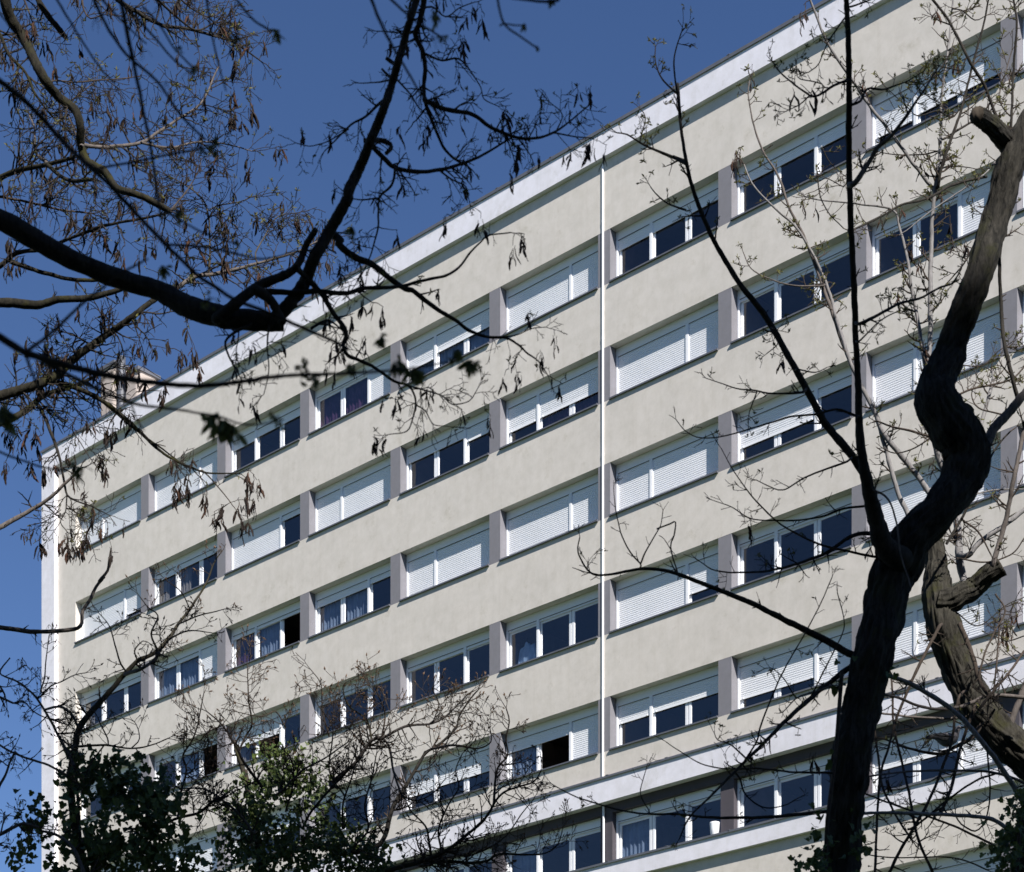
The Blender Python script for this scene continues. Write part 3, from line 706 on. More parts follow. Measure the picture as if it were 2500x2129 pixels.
A.limb('2 520,320 620,360 720,350 800,440 850,520 870,590 950,630', 14, 5, YA + .1, YA + .3, **kw)
A.limb('1 1965,1390 2030,1430 | 2 0,1450 100,1530 200,1570 300,1650 400,1720 | 5 440,20 520,80 600,140 700,200 800,270 900,300 1000,305 1080,350 1130,400 1200,450 1250,530', 44, 6, YA + .2, YA + .5, tw=1.7, L=48, pod=.2, leaf=.1)
A.limb('5 900,300 1050,290 1150,250 1240,240', 10, 5, YA + .4, YA + .4, **kw)
A.limb('1 1500,1740 1700,1740 1900,1735 2072,1745 | 2 150,1715 350,1708 500,1670 640,1640 720,1590 790,1500 850,1440 900,1400 1030,1385', 34, 7, YA + .1, YA + .4, tw=2, L=50, pod=.15, leaf=.1)
A.limb([(722, 657), (760, 690), (790, 724), (814, 766), (840, 800), (846, 830)], 34, 26, YA + .1, YA + .2, tw=2.5, L=40, pod=.2)
A.limb([(620, 706), (662, 734), (690, 790)], 60, 50, YA + .1, YA + .1)
A.limb('5 20,240 50,290 30,350 60,410 130,440 200,470 260,510 330,560 420,590 460,660 460,720 440,800 410,860 300,880', 26, 5, YA + .2, YA + .4, tw=1.6, L=50, pod=.15, leaf=.1)
A.limb('5 420,590 530,620 620,650 680,700 780,680 830,610', 12, 5, YA + .4, YA + .4, **kw)
A.limb('5 460,700 520,740 570,820 660,830', 9, 4, YA + .4, YA + .4, **kw)
A.limb('4 1490,230 1400,270 1340,330 1360,410 1400,480 1440,560', 22, 7, YA + .1, YA, **kw)
A.limb('4 1600,240 1590,360 1600,500 1570,640', 12, 5, YA + .1, YA, **kw)
A.limb('4 1850,250 1950,200 2040,260', 18, 8, YA + .2, YA + .2, **kw)
A.pods_at('2 700,430 730,300 870,130 530,800 1000,680 1080,900 780,1010 640,1320 850,1330 380,760 1190,940 800,50 590,560 740,250', 6, 34)
A.pods_at('2 1360,940 1505,860 1040,1490', 2, 34)
A.pods_at('5 270,150 1290,320 1090,540 1250,520 1200,420 990,560', 5, 30)
A.pods_at('5 910,800 280,900', 2, 36)
A.finish()

# ---- tree B: sunlit locust further back, hung with brown pods
YB = 13.2
baseB = G(-620, YB)
Bt = Tree('locust_tree', 'sunlit mossy locust tree hung with clusters of brown seed pods', 'tree', baseB, 'locust', None, 'twig_dark')
hubB = Vector(unproj(-620, 500, YB)); mbB = MB(); cs = catmull([(baseB[0], baseB[1], -.2), (baseB[0] + .1, baseB[1], 4), tuple(hubB), tuple(unproj(-420, -250, YB))], .25)
tube(mbB, [Bt.loc(p) for p in cs], [0.24 - 0.12 * i / len(cs) for i in range(len(cs))], 24, .12, False, 5, .06); mbB.build('trunk', M['bark_olive'], Bt.root, True)
top = Vector(unproj(-420, -250, YB)); low = Vector(unproj(-600, 620, YB)); low2 = Vector(unproj(-610, 1000, YB))
ptop = [(top, .07)]; plow = [(low, .09)]; plow2 = [(low2, .1)]
kb = dict(tw=7.0, L=90, pod=.05, leaf=.13)
Bt.limb('1 0,-120 60,100 150,240 240,430 330,560 440,650 475,740 480,860 520,960 620,1020 700,1120 850,1170 960,1230 1010,1260', 66, 34, YB - 1.2, YB - 1.0, 'bark_olive', 1.2, 70, 'limb', False, .05, pre=ptop, pod=.4, leaf=.15)
Bt.limb('1 500,865 640,875 840,850 920,800 1060,710 1170,640 1230,560 1270,460 1300,400', 24, 8, YB - 1.0, YB, 'bark_grey', **kb)
Bt.limb('1 840,855 1010,880 1150,850 1260,845 1400,870 1500,900', 16, 6, YB - .5, YB, 'bark_grey', **kb)
Bt.limb('1 -60,1090 0,1060 120,1010 280,980 440,935', 34, 20, YB, YB - .5, 'bark_olive', pre=plow, **kb)
Bt.limb('1 -60,100 0,210 50,320 150,430 210,560 300,680 380,760', 26, 8, YB, YB, 'bark_olive', pre=ptop, **kb)
Bt.limb('1 285,980 400,1070 560,1070', 24, 20, YB - .3, YB - .8, 'bark_olive', **kb)
Bt.limb('1 280,970 210,900 205,760 175,690', 20, 8, YB - .3, YB, 'bark_grey', **kb)
Bt.limb('1 210,-80 230,0 290,100 395,225', 38, 30, YB, YB, 'bark_olive', 1.0, 50, 'limb', 'cut', pre=ptop)
Bt.limb('1 640,-60 700,0 830,80 960,150 1110,170 1260,210 1370,240 1450,290 1560,370', 28, 7, YB - 1, YB - .4, 'bark_dark', pre=ptop, **kb)
Bt.limb('1 880,-80 940,0 1100,140 1180,180 1300,120', 18, 7, YB - 1, YB - .6, 'bark_dark', pre=ptop, **kb)
Bt.limb('1 320,480 450,490 560,480 700,470 830,455', 10, 6, YB - .6, YB, 'twig', **kb)
Bt.limb('1 480,880 380,620 420,600 560,490', 12, 6, YB - .6, YB, 'twig', **kb)
Bt.limb('1 1010,1750 1150,1650 1290,1630 1450,1590 1600,1550 1760,1500 1900,1430', 26, 8, YB, YB + .4, 'bark_grey', tw=7, L=88, pod=.14, leaf=.2)
Bt.limb('4 -150,700 0,650 200,590 330,530 450,420 600,310 760,200 900,90 1040,10', 60, 26, YB - .2, YB, 'bark_olive', pre=plow2, tw=7, L=95, pod=.18, leaf=.18)
Bt.limb('4 -60,830 120,760 280,640 450,590 620,510', 44, 14, YB, YB + .3, 'bark_olive', pre=plow2, **kb)
Bt.limb('4 300,560 420,590 560,650 680,730 780,810 880,910 1000,1010 1200,1100 1300,1110 1420,1110', 32, 7, YB, YB + .3, 'bark_olive', tw=2.6, L=55, pod=.35, leaf=.15)
Bt.limb('4 560,640 700,760 830,870 960,960 1100,1070', 16, 7, YB + .2, YB + .4, 'bark_olive', tw=1.5, L=40)
Bt.limb('4 300,660 420,660 520,670 640,650', 12, 6, YB + .2, YB + .4, 'bark_grey', **kb)
Bt.limb('4 240,720 300,860 350,1000 380,1150 400,1240 470,1280 550,1310 650,1360', 24, 6, YB, YB, 'bark_dark', tw=1.8, L=60, pod=.35)
Bt.limb('4 400,1240 390,1340 360,1400 400,1460', 10, 5, YB, YB, 'bark_dark', **kb)
Bt.limb('4 430,1330 480,1370 560,1420', 8, 4, YB, YB, 'bark_dark', **kb)
Bt.limb('4 -80,1470 0,1430 150,1350 280,1270 400,1160 480,1080', 30, 14, YB, YB, 'bark_grey', pre=plow2, tw=1.2, L=50, thorn=3)
Bt.limb('4 1200,1090 1260,1150 1330,1230 1400,1320', 9, 5, YB + .3, YB + .3, 'twig', tw=4, L=50, pod=.6)
Bt.limb('4 450,780 430,850 480,930 520,1000', 9, 5, YB + .1, YB + .2, 'twig', **kb)
Bt.limb('4 430,360 450,290 380,270', 12, 6, YB, YB, 'twig', **kb)
Bt.limb('4 -80,100 0,95 100,100 220,110 350,75 500,70 640,40 760,0', 56, 26, YB - .8, YB - .8, 'bark_olive', .8, 50, 'limb', pre=plow)
Bt.limb('1 -60,1160 0,1170 200,1210 370,1250 550,1270', 16, 9, YB, YB, 'twig', pre=plow, **kb)
Bt.limb('1 340,1450 600,1350 850,1300 1000,1270', 20, 12, YB - .3, YB - .8, 'bark_dark', **kb)
Bt.limb('1 1240,1640 1250,1500 1240,1280 1200,1180 1100,1100 1010,1050', 16, 6, YB, YB + .2, 'twig_pale', **kb)
Bt.limb('1 1250,1250 1290,1225 1430,1200 1500,1170', 8, 5, YB + .2, YB + .2, 'twig_pale', **kb)
Bt.limb('1 1520,1510 1590,1380 1640,1300 1700,1270', 10, 5, YB + .2, YB + .3, 'twig_pale', **kb)
Bt.limb('1 1010,1260 1100,1150 1170,1040 1200,940', 12, 5, YB - .8, YB - .2, 'twig', **kb)
Bt.limb('1 760,870 790,1000 800,1140 720,1180', 12, 7, YB - .5, YB - .6, 'twig', **kb)
Bt.limb('1 -60,1620 0,1580 100,1505 230,1490', 28, 22, YB - .4, YB - .6, 'bark_dark', pre=plow, tw=1.5, L=50)
Bt.limb('1 60,1555 250,1620 450,1665 620,1665', 26, 20, YB, YB, 'bark_olive', tw=1.2, L=50, pod=.3)
Bt.limb('1 480,-60 500,60 540,110 600,90', 14, 6, YB, YB, 'twig', pre=ptop, **kb); Bt.limb('1 120,-60 160,40 200,150 230,250', 12, 6, YB, YB, 'twig', pre=ptop, **kb)
Bt.limb('1 1040,-60 1100,20 1240,100 1340,50', 12, 5, YB - .4, YB, 'twig', pre=ptop, **kb)
Bt.limb('7 -150,310 0,300 200,325 400,315 480,290 492,200 540,130 570,60 620,0 | 4 590,1750 640,1690 652,1610', 30, 15, YB + 1.2, YB + 1.2, 'bark_grey', .3, 14, 'branch', pre=[(Vector(unproj(-600, 1500, YB)), .1)])
Bt.pods_at('1 1400,370 1380,560 1480,960 1660,900 1460,1060 1500,1000 650,590 280,250 300,330 600,1380 560,1330 850,1470 720,1520 700,1460 1340,1560 1950,1560 60,1120 50,1450 1500,670 1380,720 1250,1000 1190,980 1220,1310 1760,1310 900,1010 330,400 1230,360 1240,460 40,1600')
Bt.pods_at('4 1150,400 1180,480 1080,420 780,460 760,520 960,650 1000,600 200,860 220,950 190,1070 100,1010 60,900 30,1080 130,920 700,520 850,600 600,1000 650,870', 9, 30)
Bt.pods_at('4 400,1510 420,1550 520,1470 500,1520 1050,1200 1030,1250 1470,1250 1500,1300 200,1440 225,1510 340,1520 680,850 310,1050 620,1070 560,760 520,790 1530,1180', 6, 30)
Bt.pods_at('1 950,1090 990,1130 520,1350 640,1400 1130,1420 1200,1460 430,1310', 6, 34)
Bt.finish()

# ---- tree C: maple boughs close to the camera, out of focus
YC = 4.6
baseC = G(-1500, YC)
C = Tree('maple_tree', 'dark maple with thin straight boughs and small opening leaves close to the camera', 'tree', baseC, 'maple')
mbC = MB(); cC = catmull([(baseC[0], baseC[1], -.1), (baseC[0] + .05, baseC[1] + .03, 2), tuple(unproj(-1450, 800, YC)), tuple(unproj(-900, -500, YC)), tuple(unproj(-100, -700, YC)), tuple(unproj(900, -900, YC))], .2)
tube(mbC, [C.loc(p) for p in cC], [0.13 - 0.095 * i / len(cC) for i in range(len(cC))], 16, .1, False, 2); mbC.build('trunk', M['bark_dark'], C.root, True)
hl = Vector(unproj(-1380, 500, YC)); ht = Vector(unproj(-500, -640, YC)); hr = Vector(unproj(800, -870, YC))
pl_ = [(hl, .03)]; pt_ = [(ht, .025)]; pr_ = [(hr, .018)]
Cb = [('1 -60,420 0,480 200,650 420,890 620,1070 800,1260 980,1450 1180,1640 | 4 1280,0 1400,80 1560,140 1700,200 1950,310 2072,370', 34, 20, pl_, 0),
 ('1 715,-60 720,0 760,200 800,400 850,640 890,840 920,1040 945,1210 960,1310', 30, 15, pt_, -.1), ('1 540,-60 560,0 650,180 760,330 930,480 1080,690 1220,830', 20, 13, pt_, .1),
 ('1 700,-30 760,50 900,200 1040,360 1150,440', 16, 10, pt_, .3), ('1 1220,-60 1230,0 1260,200 1310,420 1345,540', 16, 9, pr_, .1), ('1 300,-60 340,0 480,230 600,410 685,495', 15, 9, pt_, .2),
 ('1 1360,-60 1410,0 1500,110 1620,190', 13, 13, pr_, .2), ('1 560,-60 610,0 740,140 870,260', 15, 9, pt_, .3), ('1 850,40 950,150 1040,290 1150,405', 12, 10, None, .2),
 ('4 -80,270 0,300 150,390 400,470 700,540 1000,580 1200,590 1400,570 1700,530 2072,515 | 5 400,490 700,440', 46, 9, pl_, -.5), ('4 150,390 300,280 480,110 620,0 | 1 700,1640 880,1540', 22, 12, None, -.4),
 ('4 150,400 220,580 310,740 375,800', 18, 12, None, -.4), ('4 270,450 500,570 780,690 1050,730 1200,755', 26, 13, None, -.4), ('4 780,690 810,780 860,860', 14, 8, None, -.4), ('4 -60,960 0,985 150,1040 280,1080 400,1095', 14, 11, pl_, 0),
 ('4 600,570 700,470 760,370', 12, 10, None, -.4), ('1 -60,20 0,80 90,200', 14, 10, pl_, 0), ('1 990,1455 1250,1475 1560,1540 1750,1500 1860,1490', 18, 9, None, 0), ('1 600,1000 820,960 1000,920 1210,880', 15, 12, None, 0), ('1 1000,1270 1200,1380 1400,1450', 12, 10, None, 0),
 ('2 180,-60 200,0 270,170 350,320 430,450 500,570 615,695', 20, 10, pr_, .1), ('2 290,-40 320,0 420,90 480,140 625,225', 15, 11, pr_, .1), ('2 930,-60 950,0 990,140 1090,220 1185,285', 15, 10, pr_, .1), ('2 990,145 1050,150 1120,152', 10, 8, None, .1), ('2 990,140 965,150', 8, 12, None, .1), ('2 1000,-20 1080,-5 1250,10 1315,0', 14, 18, pr_, 0),
 ('4 1200,750 1300,770 1450,820 1600,810 1690,790', 14, 8, None, -.4)]
for t, a, b_, pre, dy in Cb: C.limb(t, a, b_, YC + dy, YC + dy, 'bark_dark', 0, 30, 'branch', pre=pre)
for k, x, y, n, sz, sp in ((4, 1300, 790, 10, 40, 36), (4, 1390, 840, 6, 42, 24), (4, 1820, 490, 12, 20, 32), (4, 1880, 540, 5, 26, 20), (4, 30, 740, 8, 50, 30), (4, 460, 1110, 9, 22, 28), (4, 1240, 80, 8, 16, 22), (5, 380, 460, 8, 36, 28), (5, 440, 520, 6, 38, 24), (5, 265, 320, 6, 22, 14), (5, 790, 450, 5, 36, 14), (5, 700, 400, 6, 24, 18),
                        (1, 1270, 845, 7, 24, 18), (1, 1640, 200, 5, 30, 14), (1, 1400, 225, 5, 18, 14), (1, 1070, 290, 3, 14, 10), (1, 970, 1600, 6, 26, 16), (1, 1070, 1270, 9, 16, 20), (1, 1190, 880, 5, 18, 12), (2, 580, 95, 5, 22, 12), (2, 620, 230, 4, 18, 10), (2, 1110, 155, 3, 16, 6), (2, 1185, 290, 4, 10, 6), (2, 1260, 5, 4, 18, 10), (2, 80, 1365, 4, 22, 10), (1, 1160, 405, 3, 14, 8), (1, 1405, 1435, 3, 14, 6), (5, 75, 470, 4, 20, 14), (4, 1640, 790, 6, 20, 22)):
    C.maplebunch(TILE[k][0] + x * TS, TILE[k][1] + y * TS, YC + (-.4 if k in (4, 5) else .1), n + 3, sz * 1.15, sp)
for k, x, y in ((1, 570, 130), (1, 850, 320), (1, 990, 510), (1, 1130, 450), (1, 950, 60), (1, 270, 120), (2, 560, 240)):
    p = unproj(TILE[k][0] + x * TS, TILE[k][1] + (y - 30) * TS, YC + .1)
    for q in range(7): C.thread(p, YC / FPX * 1.2, rnd.uniform(16, 36))
C.finish()

# ---- tree D: the dark forked trunk on the right
YD = 12.0
baseD = G(2030, YD)
D = Tree('thorny_locust_tree', 'dark forked trunk of a thorny locust tree with an S-shaped right stem and sawn-off stub', 'tree', baseD, 'shoot')
D.limb('9 980,1830 975,1755 1000,1500 1025,1250 1060,1000 1110,750 1170,500 1225,250 1290,0 | 6 1340,1640 1400,1510 1560,1340 1680,1180 1735,1040 1705,910 1610,780 1550,650 1555,560 1620,420 1680,250 1740,100 | 3 1780,1700 1860,1450 1930,1200 1990,1000 2050,850 2110,700', 0, 0, YD, YD, 'bark_trunk', .15, 40, 'trunk', True, .15,
       pre=[((baseD[0] + .02, YD + .03, -.2), .26), ((baseD[0] - .0, YD + .02, 1.2), .235), ((baseD[0] - .01, YD, 3.0), .225)], widths=[215, 212, 208, 212, 216, 222, 228, 232, 240, 245, 235, 232, 240, 262, 268, 248, 232, 205, 178, 168, 162, 165, 165, 160, 165, 150, 130])
D.limb('6 1330,1620 1240,1540 1190,1380 1150,1220 1120,1080 1095,900 1085,600 1070,300 1060,0 | 3 1040,1300 1030,900 1030,500 1025,200 1015,0 1010,-90', 0, 0, YD - .05, YD - 1.7, 'bark_dark', .5, 60, 'stem', thorn=1.2, leaf=.4, widths=[150, 125, 100, 80, 62, 52, 40, 37, 36, 36, 36, 35, 33, 31, 30])
D.limb('6 1125,1120 1020,970 900,830 820,690 740,540 650,380 590,270 500,130 400,10 | 3 300,1560 210,1400 150,1260 100,1120 60,950 30,750 10,500 | 2 2040,700 2020,560 2000,400 2010,300 2045,190', 48, 7, YD - .1, YD - 1.0, 'bark_dark', .8, 55, 'stem', thorn=1.2, leaf=.5)
D.limb('2 2012,560 1930,470 1890,370 1890,280', 11, 6, YD - .9, YD - .9, 'twig', tw=3.75, L=22, leaf=.9)
D.limb('2 2072,980 1980,930 1880,890 1800,850 1720,800 1660,790', 20, 7, YD - .6, YD - .6, 'bark_dark', tw=3.90, L=34, leaf=.7)
D.limb('3 60,960 30,950 -20,930', 20, 16, YD - .6, YD - .6); D.limb('2 1800,830 1830,700 1800,650', 9, 6, YD - .6, YD - .6, tw=6.00, L=20, leaf=1.0)
D.limb('2 2072,1250 1960,1210 1890,1150 1860,1110', 12, 6, YD - .6, YD - .6, tw=4.50, L=18, leaf=.5)
ks = dict(tw=5.10, L=44, leaf=.5, thorn=1.2)
D.limb('3 2020,900 1930,800 1860,730 1790,680', 128, 88, YD, YD - .3, 'bark_trunk', 0, 0, 'stub', 'cut', .14)
D.limb('3 1065,1090 1140,980 1200,880 1290,800 1380,680 1440,590 1500,500 1560,400', 34, 8, YD - 1.2, YD - 1.4, 'bark_grey', **ks)
D.limb('3 1030,480 940,510 880,550 820,575 770,550 690,490 620,430 575,365', 15, 7, YD - 1.5, YD - 1.5, **ks)
D.limb('3 800,570 740,620 650,665', 9, 5, YD - 1.5, YD - 1.5, **ks); D.limb('3 870,550 870,500 740,470 720,440', 8, 5, YD - 1.5, YD - 1.5, **ks)
D.limb('3 1010,100 960,170 900,260 850,380 790,430', 11, 6, YD - 1.6, YD - 1.6, **ks); D.limb('3 1040,40 1100,20 1180,-10', 12, 8, YD - 1.6, YD - 1.6, **ks)
D.limb('3 1055,620 1100,600 1140,530 1250,530 1400,470 1480,420', 16, 6, YD - 1.4, YD - 1.2, **ks)
D.limb('6 1095,220 1200,170 1330,100 1450,70 1580,0 | 3 1640,1690 1700,1600', 20, 8, YD - 1.0, YD - .6, **ks); D.limb('6 1095,320 1220,200 1330,140', 11, 6, YD - 1.0, YD - .8, **ks)
D.limb('6 750,630 580,635 480,620 380,610 280,580 180,545', 15, 5, YD - .5, YD - .6, tw=4.50, L=34, leaf=.15, thorn=1); D.limb('6 480,630 440,740 430,830', 9, 4, YD - .5, YD - .5, **ks)
D.limb('6 1075,770 960,730 830,760 700,770 560,810 430,850 280,890 150,900 60,860 0,790', 16, 5, YD - .6, YD - .8, tw=2.70, L=26, leaf=.2, thorn=1)
D.limb('6 1020,1040 880,1090 760,1140 640,1210 560,1190 480,1150', 13, 6, YD - .3, YD - .5, tw=4.50, L=36, thorn=1)
D.limb('6 1150,1305 1000,1320 860,1370 720,1390 600,1390 450,1380 330,1310 215,1270', 16, 5, YD - .1, YD - .3, tw=3.00, L=30, thorn=1)
D.limb('6 1230,1610 1000,1570 850,1530 680,1450 560,1360 440,1230 340,1090 270,960', 16, 5, YD, YD - .3, 'twig', tw=3.60, L=44, leaf=.1, thorn=1)
D.limb('6 1200,1470 1060,1480 900,1580 750,1640 560,1690 400,1700 240,1690 150,1640', 26, 6, YD, YD - .3, tw=3.00, L=50, leaf=.15, thorn=1)
D.limb('6 560,250 610,330 540,400', 10, 5, YD - .6, YD - .6, **ks); D.limb('6 720,490 830,510 900,480', 10, 5, YD - .6, YD - .6, tw=4.50, L=25, leaf=.2)
D.limb('9 1080,470 1030,455 900,380 760,310 600,230 440,150 240,70 60,0 | 5 1950,1690 1800,1680 1600,1715 1500,1700 1430,1580 1440,1490', 44, 7, YD, YD - .6, 'bark_dark', tw=1.05, L=40, thorn=1, leaf=.1)
D.limb('5 1560,1715 1480,1700 1395,1670', 8, 4, YD - .5, YD - .5); D.limb('5 1500,1700 1490,1640 1520,1600', 6, 3, YD - .5, YD - .5, tw=6.00, L=14)
D.limb('5 1800,1670 1800,1650 1740,1580 1690,1480 1655,1340 1640,1190', 11, 5, YD - .5, YD - .6, 'twig', tw=1.80, L=22); D.limb('5 1800,1650 1830,1580 1900,1460 1920,1420 1935,1330', 11, 5, YD - .5, YD - .6, 'twig', tw=1.50, L=22)
D.limb('5 1900,1440 1980,1410 2010,1400 2000,1480 1980,1550 2020,1700', 9, 8, YD - .5, YD - .5, 'twig', tw=1.80, L=22); D.limb('5 1980,1560 1940,1500 1910,1480', 6, 4, YD - .5, YD - .5)
D.limb('9 1040,530 900,640 780,740 650,860 540,970 430,1080 330,1180 200,1310 80,1430 20,1560', 34, 8, YD, YD - .8, tw=3.60, L=46, leaf=.25, thorn=1.2)
D.limb('9 920,650 800,690 720,720 640,800', 14, 7, YD - .1, YD - .3, 'bark_grey', tw=3.75, L=40, leaf=.2)
D.limb('9 400,1110 480,980 500,900 560,740 650,540 760,350 860,160 930,0', 12, 6, YD - .5, YD - .8, tw=1.50, L=30, leaf=.2)
D.limb('9 430,1090 330,1000 250,970 230,930', 12, 5, YD - .5, YD - .6, tw=6.00, L=40, leaf=.5)
D.limb('9 800,720 860,600 940,440 1000,310 990,200 960,90', 10, 6, YD - .3, YD - .5, tw=2.25, L=34, leaf=.2); D.limb('9 700,700 640,600 560,540 500,560', 8, 5, YD - .3, YD - .5, tw=4.50, L=30, leaf=.5)
D.limb('9 930,1165 700,1160 500,1140 300,1140 150,1110 0,1020 -60,980', 14, 5, YD - .2, YD - .5, tw=2.40, L=30, leaf=.1)
D.limb('9 920,1400 850,1400 600,1425 400,1432 200,1430 0,1410 | 8 1900,1412 1750,1400 1580,1360 1400,1300 1270,1230', 24, 6, YD - .1, YD - .7, tw=1.35, L=34, leaf=.1, thorn=1)
D.limb('8 1850,1390 1800,1290 1820,1190 1840,1120', 8, 5, YD - .5, YD - .5, tw=3.00, L=16); D.limb('9 380,1200 420,1300 520,1370 640,1360 740,1310', 12, 6, YD - .4, YD - .4, tw=3.00, L=30)
D.limb('6 1810,1010 1850,940 1890,850 1970,760 2072,640 2160,540', 64, 46, YD + .2, YD + .4, 'bark_grey', 1.4, 60, 'limb', thorn=1, leaf=.3)
D.limb('6 1175,1215 1240,1240 1290,1320 1320,1450 1340,1600 1390,1755 | 9 1400,60', 13, 10, YD - .35, YD - .4, 'bark_grey')
D.pods_at('3 700,540 820,540', 1, 46); D.pods_at('6 445,1450 1170,1570 620,440', 2, 30); D.pods_at('9 820,1080 1250,1180', 2, 34)
D.finish()

# ---- tree E: second, furrowed sunlit trunk on the right with pale shoots
YE = 14.3
baseE = G(2790, YE)
E_ = Tree('locust_tree', 'leaning furrowed locust trunk in sun with pale straight shoots, right of the dark forked trunk', 'tree', baseE, 'shoot', None, 'twig')
E_.limb('9 2250,1190 2072,1050 1900,900 1790,770 1690,570 1600,330 1560,150 1550,0 | 6 1550,1640 1530,1500', 0, 0, YE, YE, 'bark_furrow', .2, 30, 'trunk', 'cut', .19,
        pre=[((baseE[0], YE, -.2), .30), ((baseE[0] - .02, YE, 2.2), .28), (Vector(unproj(2690, 2150, YE)), .27)], widths=[225, 212, 205, 195, 190, 185, 172, 150, 120, 100])
E_.limb('9 1610,150 1700,100 1760,75 | 6 1850,1720 1940,1665', 140, 105, YE, YE - .2, 'bark_furrow', 0, 0, 'stub', 'cut', .15)
ke = dict(tw=4.20, L=56, leaf=.4, thorn=1.4, pod=.03)
E_.limb('6 1720,1760 1690,1640 1680,1480 1670,1370 1640,1200 | 6 1560,1000 1515,700 1505,450 1515,250 1515,0 | 3 1520,1450 1530,1250 1560,1000 1580,780 1580,600 1620,300 1650,0 1660,-80', 48, 9, YE + .1, YE + .5, 'bark_pale', **ke)
E_.limb('6 1560,800 1480,450 1440,200 1400,0 | 3 1380,1550 1330,1350 1290,1250 1100,1215 850,1190 770,1170', 30, 6, YE + .3, YE + .5, 'bark_pale', **ke)
E_.limb('3 1535,1130 1440,1010 1330,860 1240,740 1130,600 1060,490 960,350 890,230 830,80 800,0 780,-60', 22, 12, YE + .4, YE + .2, 'bark_pale', tw=2.25, L=36, leaf=.5, thorn=1)
E_.limb('6 1560,1290 1510,1230 1440,1130 1330,990 1240,880 1180,740 1120,620 1050,480 1000,330 950,170 910,20 | 3 830,1540 720,1360 570,1220 460,1100 405,980', 34, 8, YE + .1, YE + .4, 'bark_pale', tw=2.40, L=40, leaf=.6, thorn=1)
E_.limb('6 1430,1420 1390,1370 1320,1220 1280,1080 1230,900 1190,760', 30, 22, YE + .1, YE + .2, 'bark_pale', tw=1.50, L=40)
E_.limb('6 1090,560 1010,380 930,150 | 3 870,1690 760,1400 680,1250 610,1050 520,900 460,730 430,560 440,480', 26, 7, YE + .3, YE + .5, 'bark_grey', tw=2.70, L=36, leaf=.7, thorn=1)
E_.limb('3 1480,-60 1530,0 1640,150 1750,370 1830,500 1900,670 1980,830 2072,960 2160,1060', 14, 22, YE - 1.8, YE - 1.6, 'bark_dark', tw=1.80, L=50, leaf=.4, thorn=1, post=[(Vector(unproj(2640, 900, YE - .6)), .03), (Vector(unproj(2780, 1900, YE)), .06)])
E_.limb('3 1560,1110 1580,1000 1640,820 1700,650 1770,370 1830,150 1860,0 1880,-60', 20, 10, YE + .3, YE + .2, 'bark_dark', tw=3.30, L=50, leaf=.5, thorn=1)
E_.limb('6 2040,690 1980,450 1950,300 1930,0 | 3 1930,1500 1970,1200 1990,850 2000,650 2010,400 2030,150 2010,0 1995,-60', 26, 12, YE - 1.2, YE - 1.4, 'bark_dark', tw=2.70, L=55, leaf=.5, thorn=1)
E_.limb('3 1700,640 1640,700 1560,660 1440,690 1380,640 1250,520', 9, 5, YE + .3, YE + .2, **ke); E_.limb('3 1590,830 1700,760 1800,700 1900,620 2000,300', 14, 7, YE + .4, YE + .3, 'bark_grey', **ke)
E_.limb('3 1560,900 1460,920 1300,920 1210,905', 10, 5, YE + .4, YE + .4, **ke); E_.limb('3 1580,1000 1680,990 1760,1000', 10, 5, YE + .4, YE + .4, **ke); E_.limb('3 1700,60 1780,120 1850,90', 9, 5, YE, YE, **ke); E_.limb('3 1640,150 1560,120 1520,90', 9, 5, YE - 1.7, YE - 1.7, **ke)
E_.limb('3 1640,300 1560,430 1460,520 1400,600', 9, 5, YE + .2, YE + .2, tw=6.00, L=44, leaf=.9); E_.limb('3 1690,420 1600,400 1500,380 1450,420', 8, 4, YE + .2, YE + .2, tw=6.00, L=34, leaf=.9)
E_.limb('3 1930,930 1830,1040 1660,1160 1540,1240 1400,1350 1330,1400', 11, 6, YE + .3, YE + .3, 'bark_pale', tw=2.25, L=40, leaf=.4)
E_.limb('3 1930,1000 1870,1200 1800,1390 1720,1560 1600,1700', 16, 8, YE - .4, YE, 'bark_grey', **ke); E_.limb('3 1850,1050 1650,1100 1500,1180 1340,1220 1200,1300 1070,1360', 16, 10, YE - 1.5, YE - 2, 'bark_dark', tw=1.80, L=40, leaf=.3)
E_.limb('3 840,1020 860,1170 920,1280 1000,1360', 9, 6, YE + .4, YE + .4, **ke); E_.limb('3 870,880 920,970 1020,1060', 7, 4, YE + .4, YE + .4, **ke); E_.limb('3 1000,1110 920,1070 880,1050', 8, 4, YE + .4, YE + .4, **ke)
E_.limb('3 880,1700 700,1700 560,1660 450,1600 400,1500', 12, 5, YE + .3, YE + .3, 'bark_grey', tw=3.30, L=36, leaf=.8)
E_.limb('6 1800,880 1850,700 1890,540 1880,500', 26, 18, YE - .2, YE, 'bark_pale', tw=3.00, L=50, leaf=.3); E_.limb('6 1650,660 1760,610 1900,580 2000,550 2072,480', 12, 10, YE - .3, YE, 'twig', tw=4.50, L=60, leaf=.35)
E_.limb('6 1940,760 1800,720 1760,640 1790,560', 10, 6, YE - .3, YE - .2, 'twig', tw=4.50, L=50, leaf=.35); E_.limb('6 1700,470 1830,470 1900,400 2000,330', 8, 5, YE, YE, 'twig', tw=5.25, L=44, leaf=.7)
E_.limb('6 1740,1600 1820,1510 1940,1430 2072,1330 2150,1280', 34, 26, YE, YE, 'bark_pale', tw=2.40, L=60, leaf=.2)
E_.limb('6 1890,1650 1960,1400 2010,1150 2072,850 2110,700', 32, 24, YE - .2, YE - .4, 'bark_grey', tw=2.70, L=60, leaf=.2); E_.limb('6 1610,1530 1700,1380 1790,1200 1850,1060 1920,940 1990,860', 18, 10, YE - .3, YE - .3, 'bark_dark', tw=2.70, L=50)
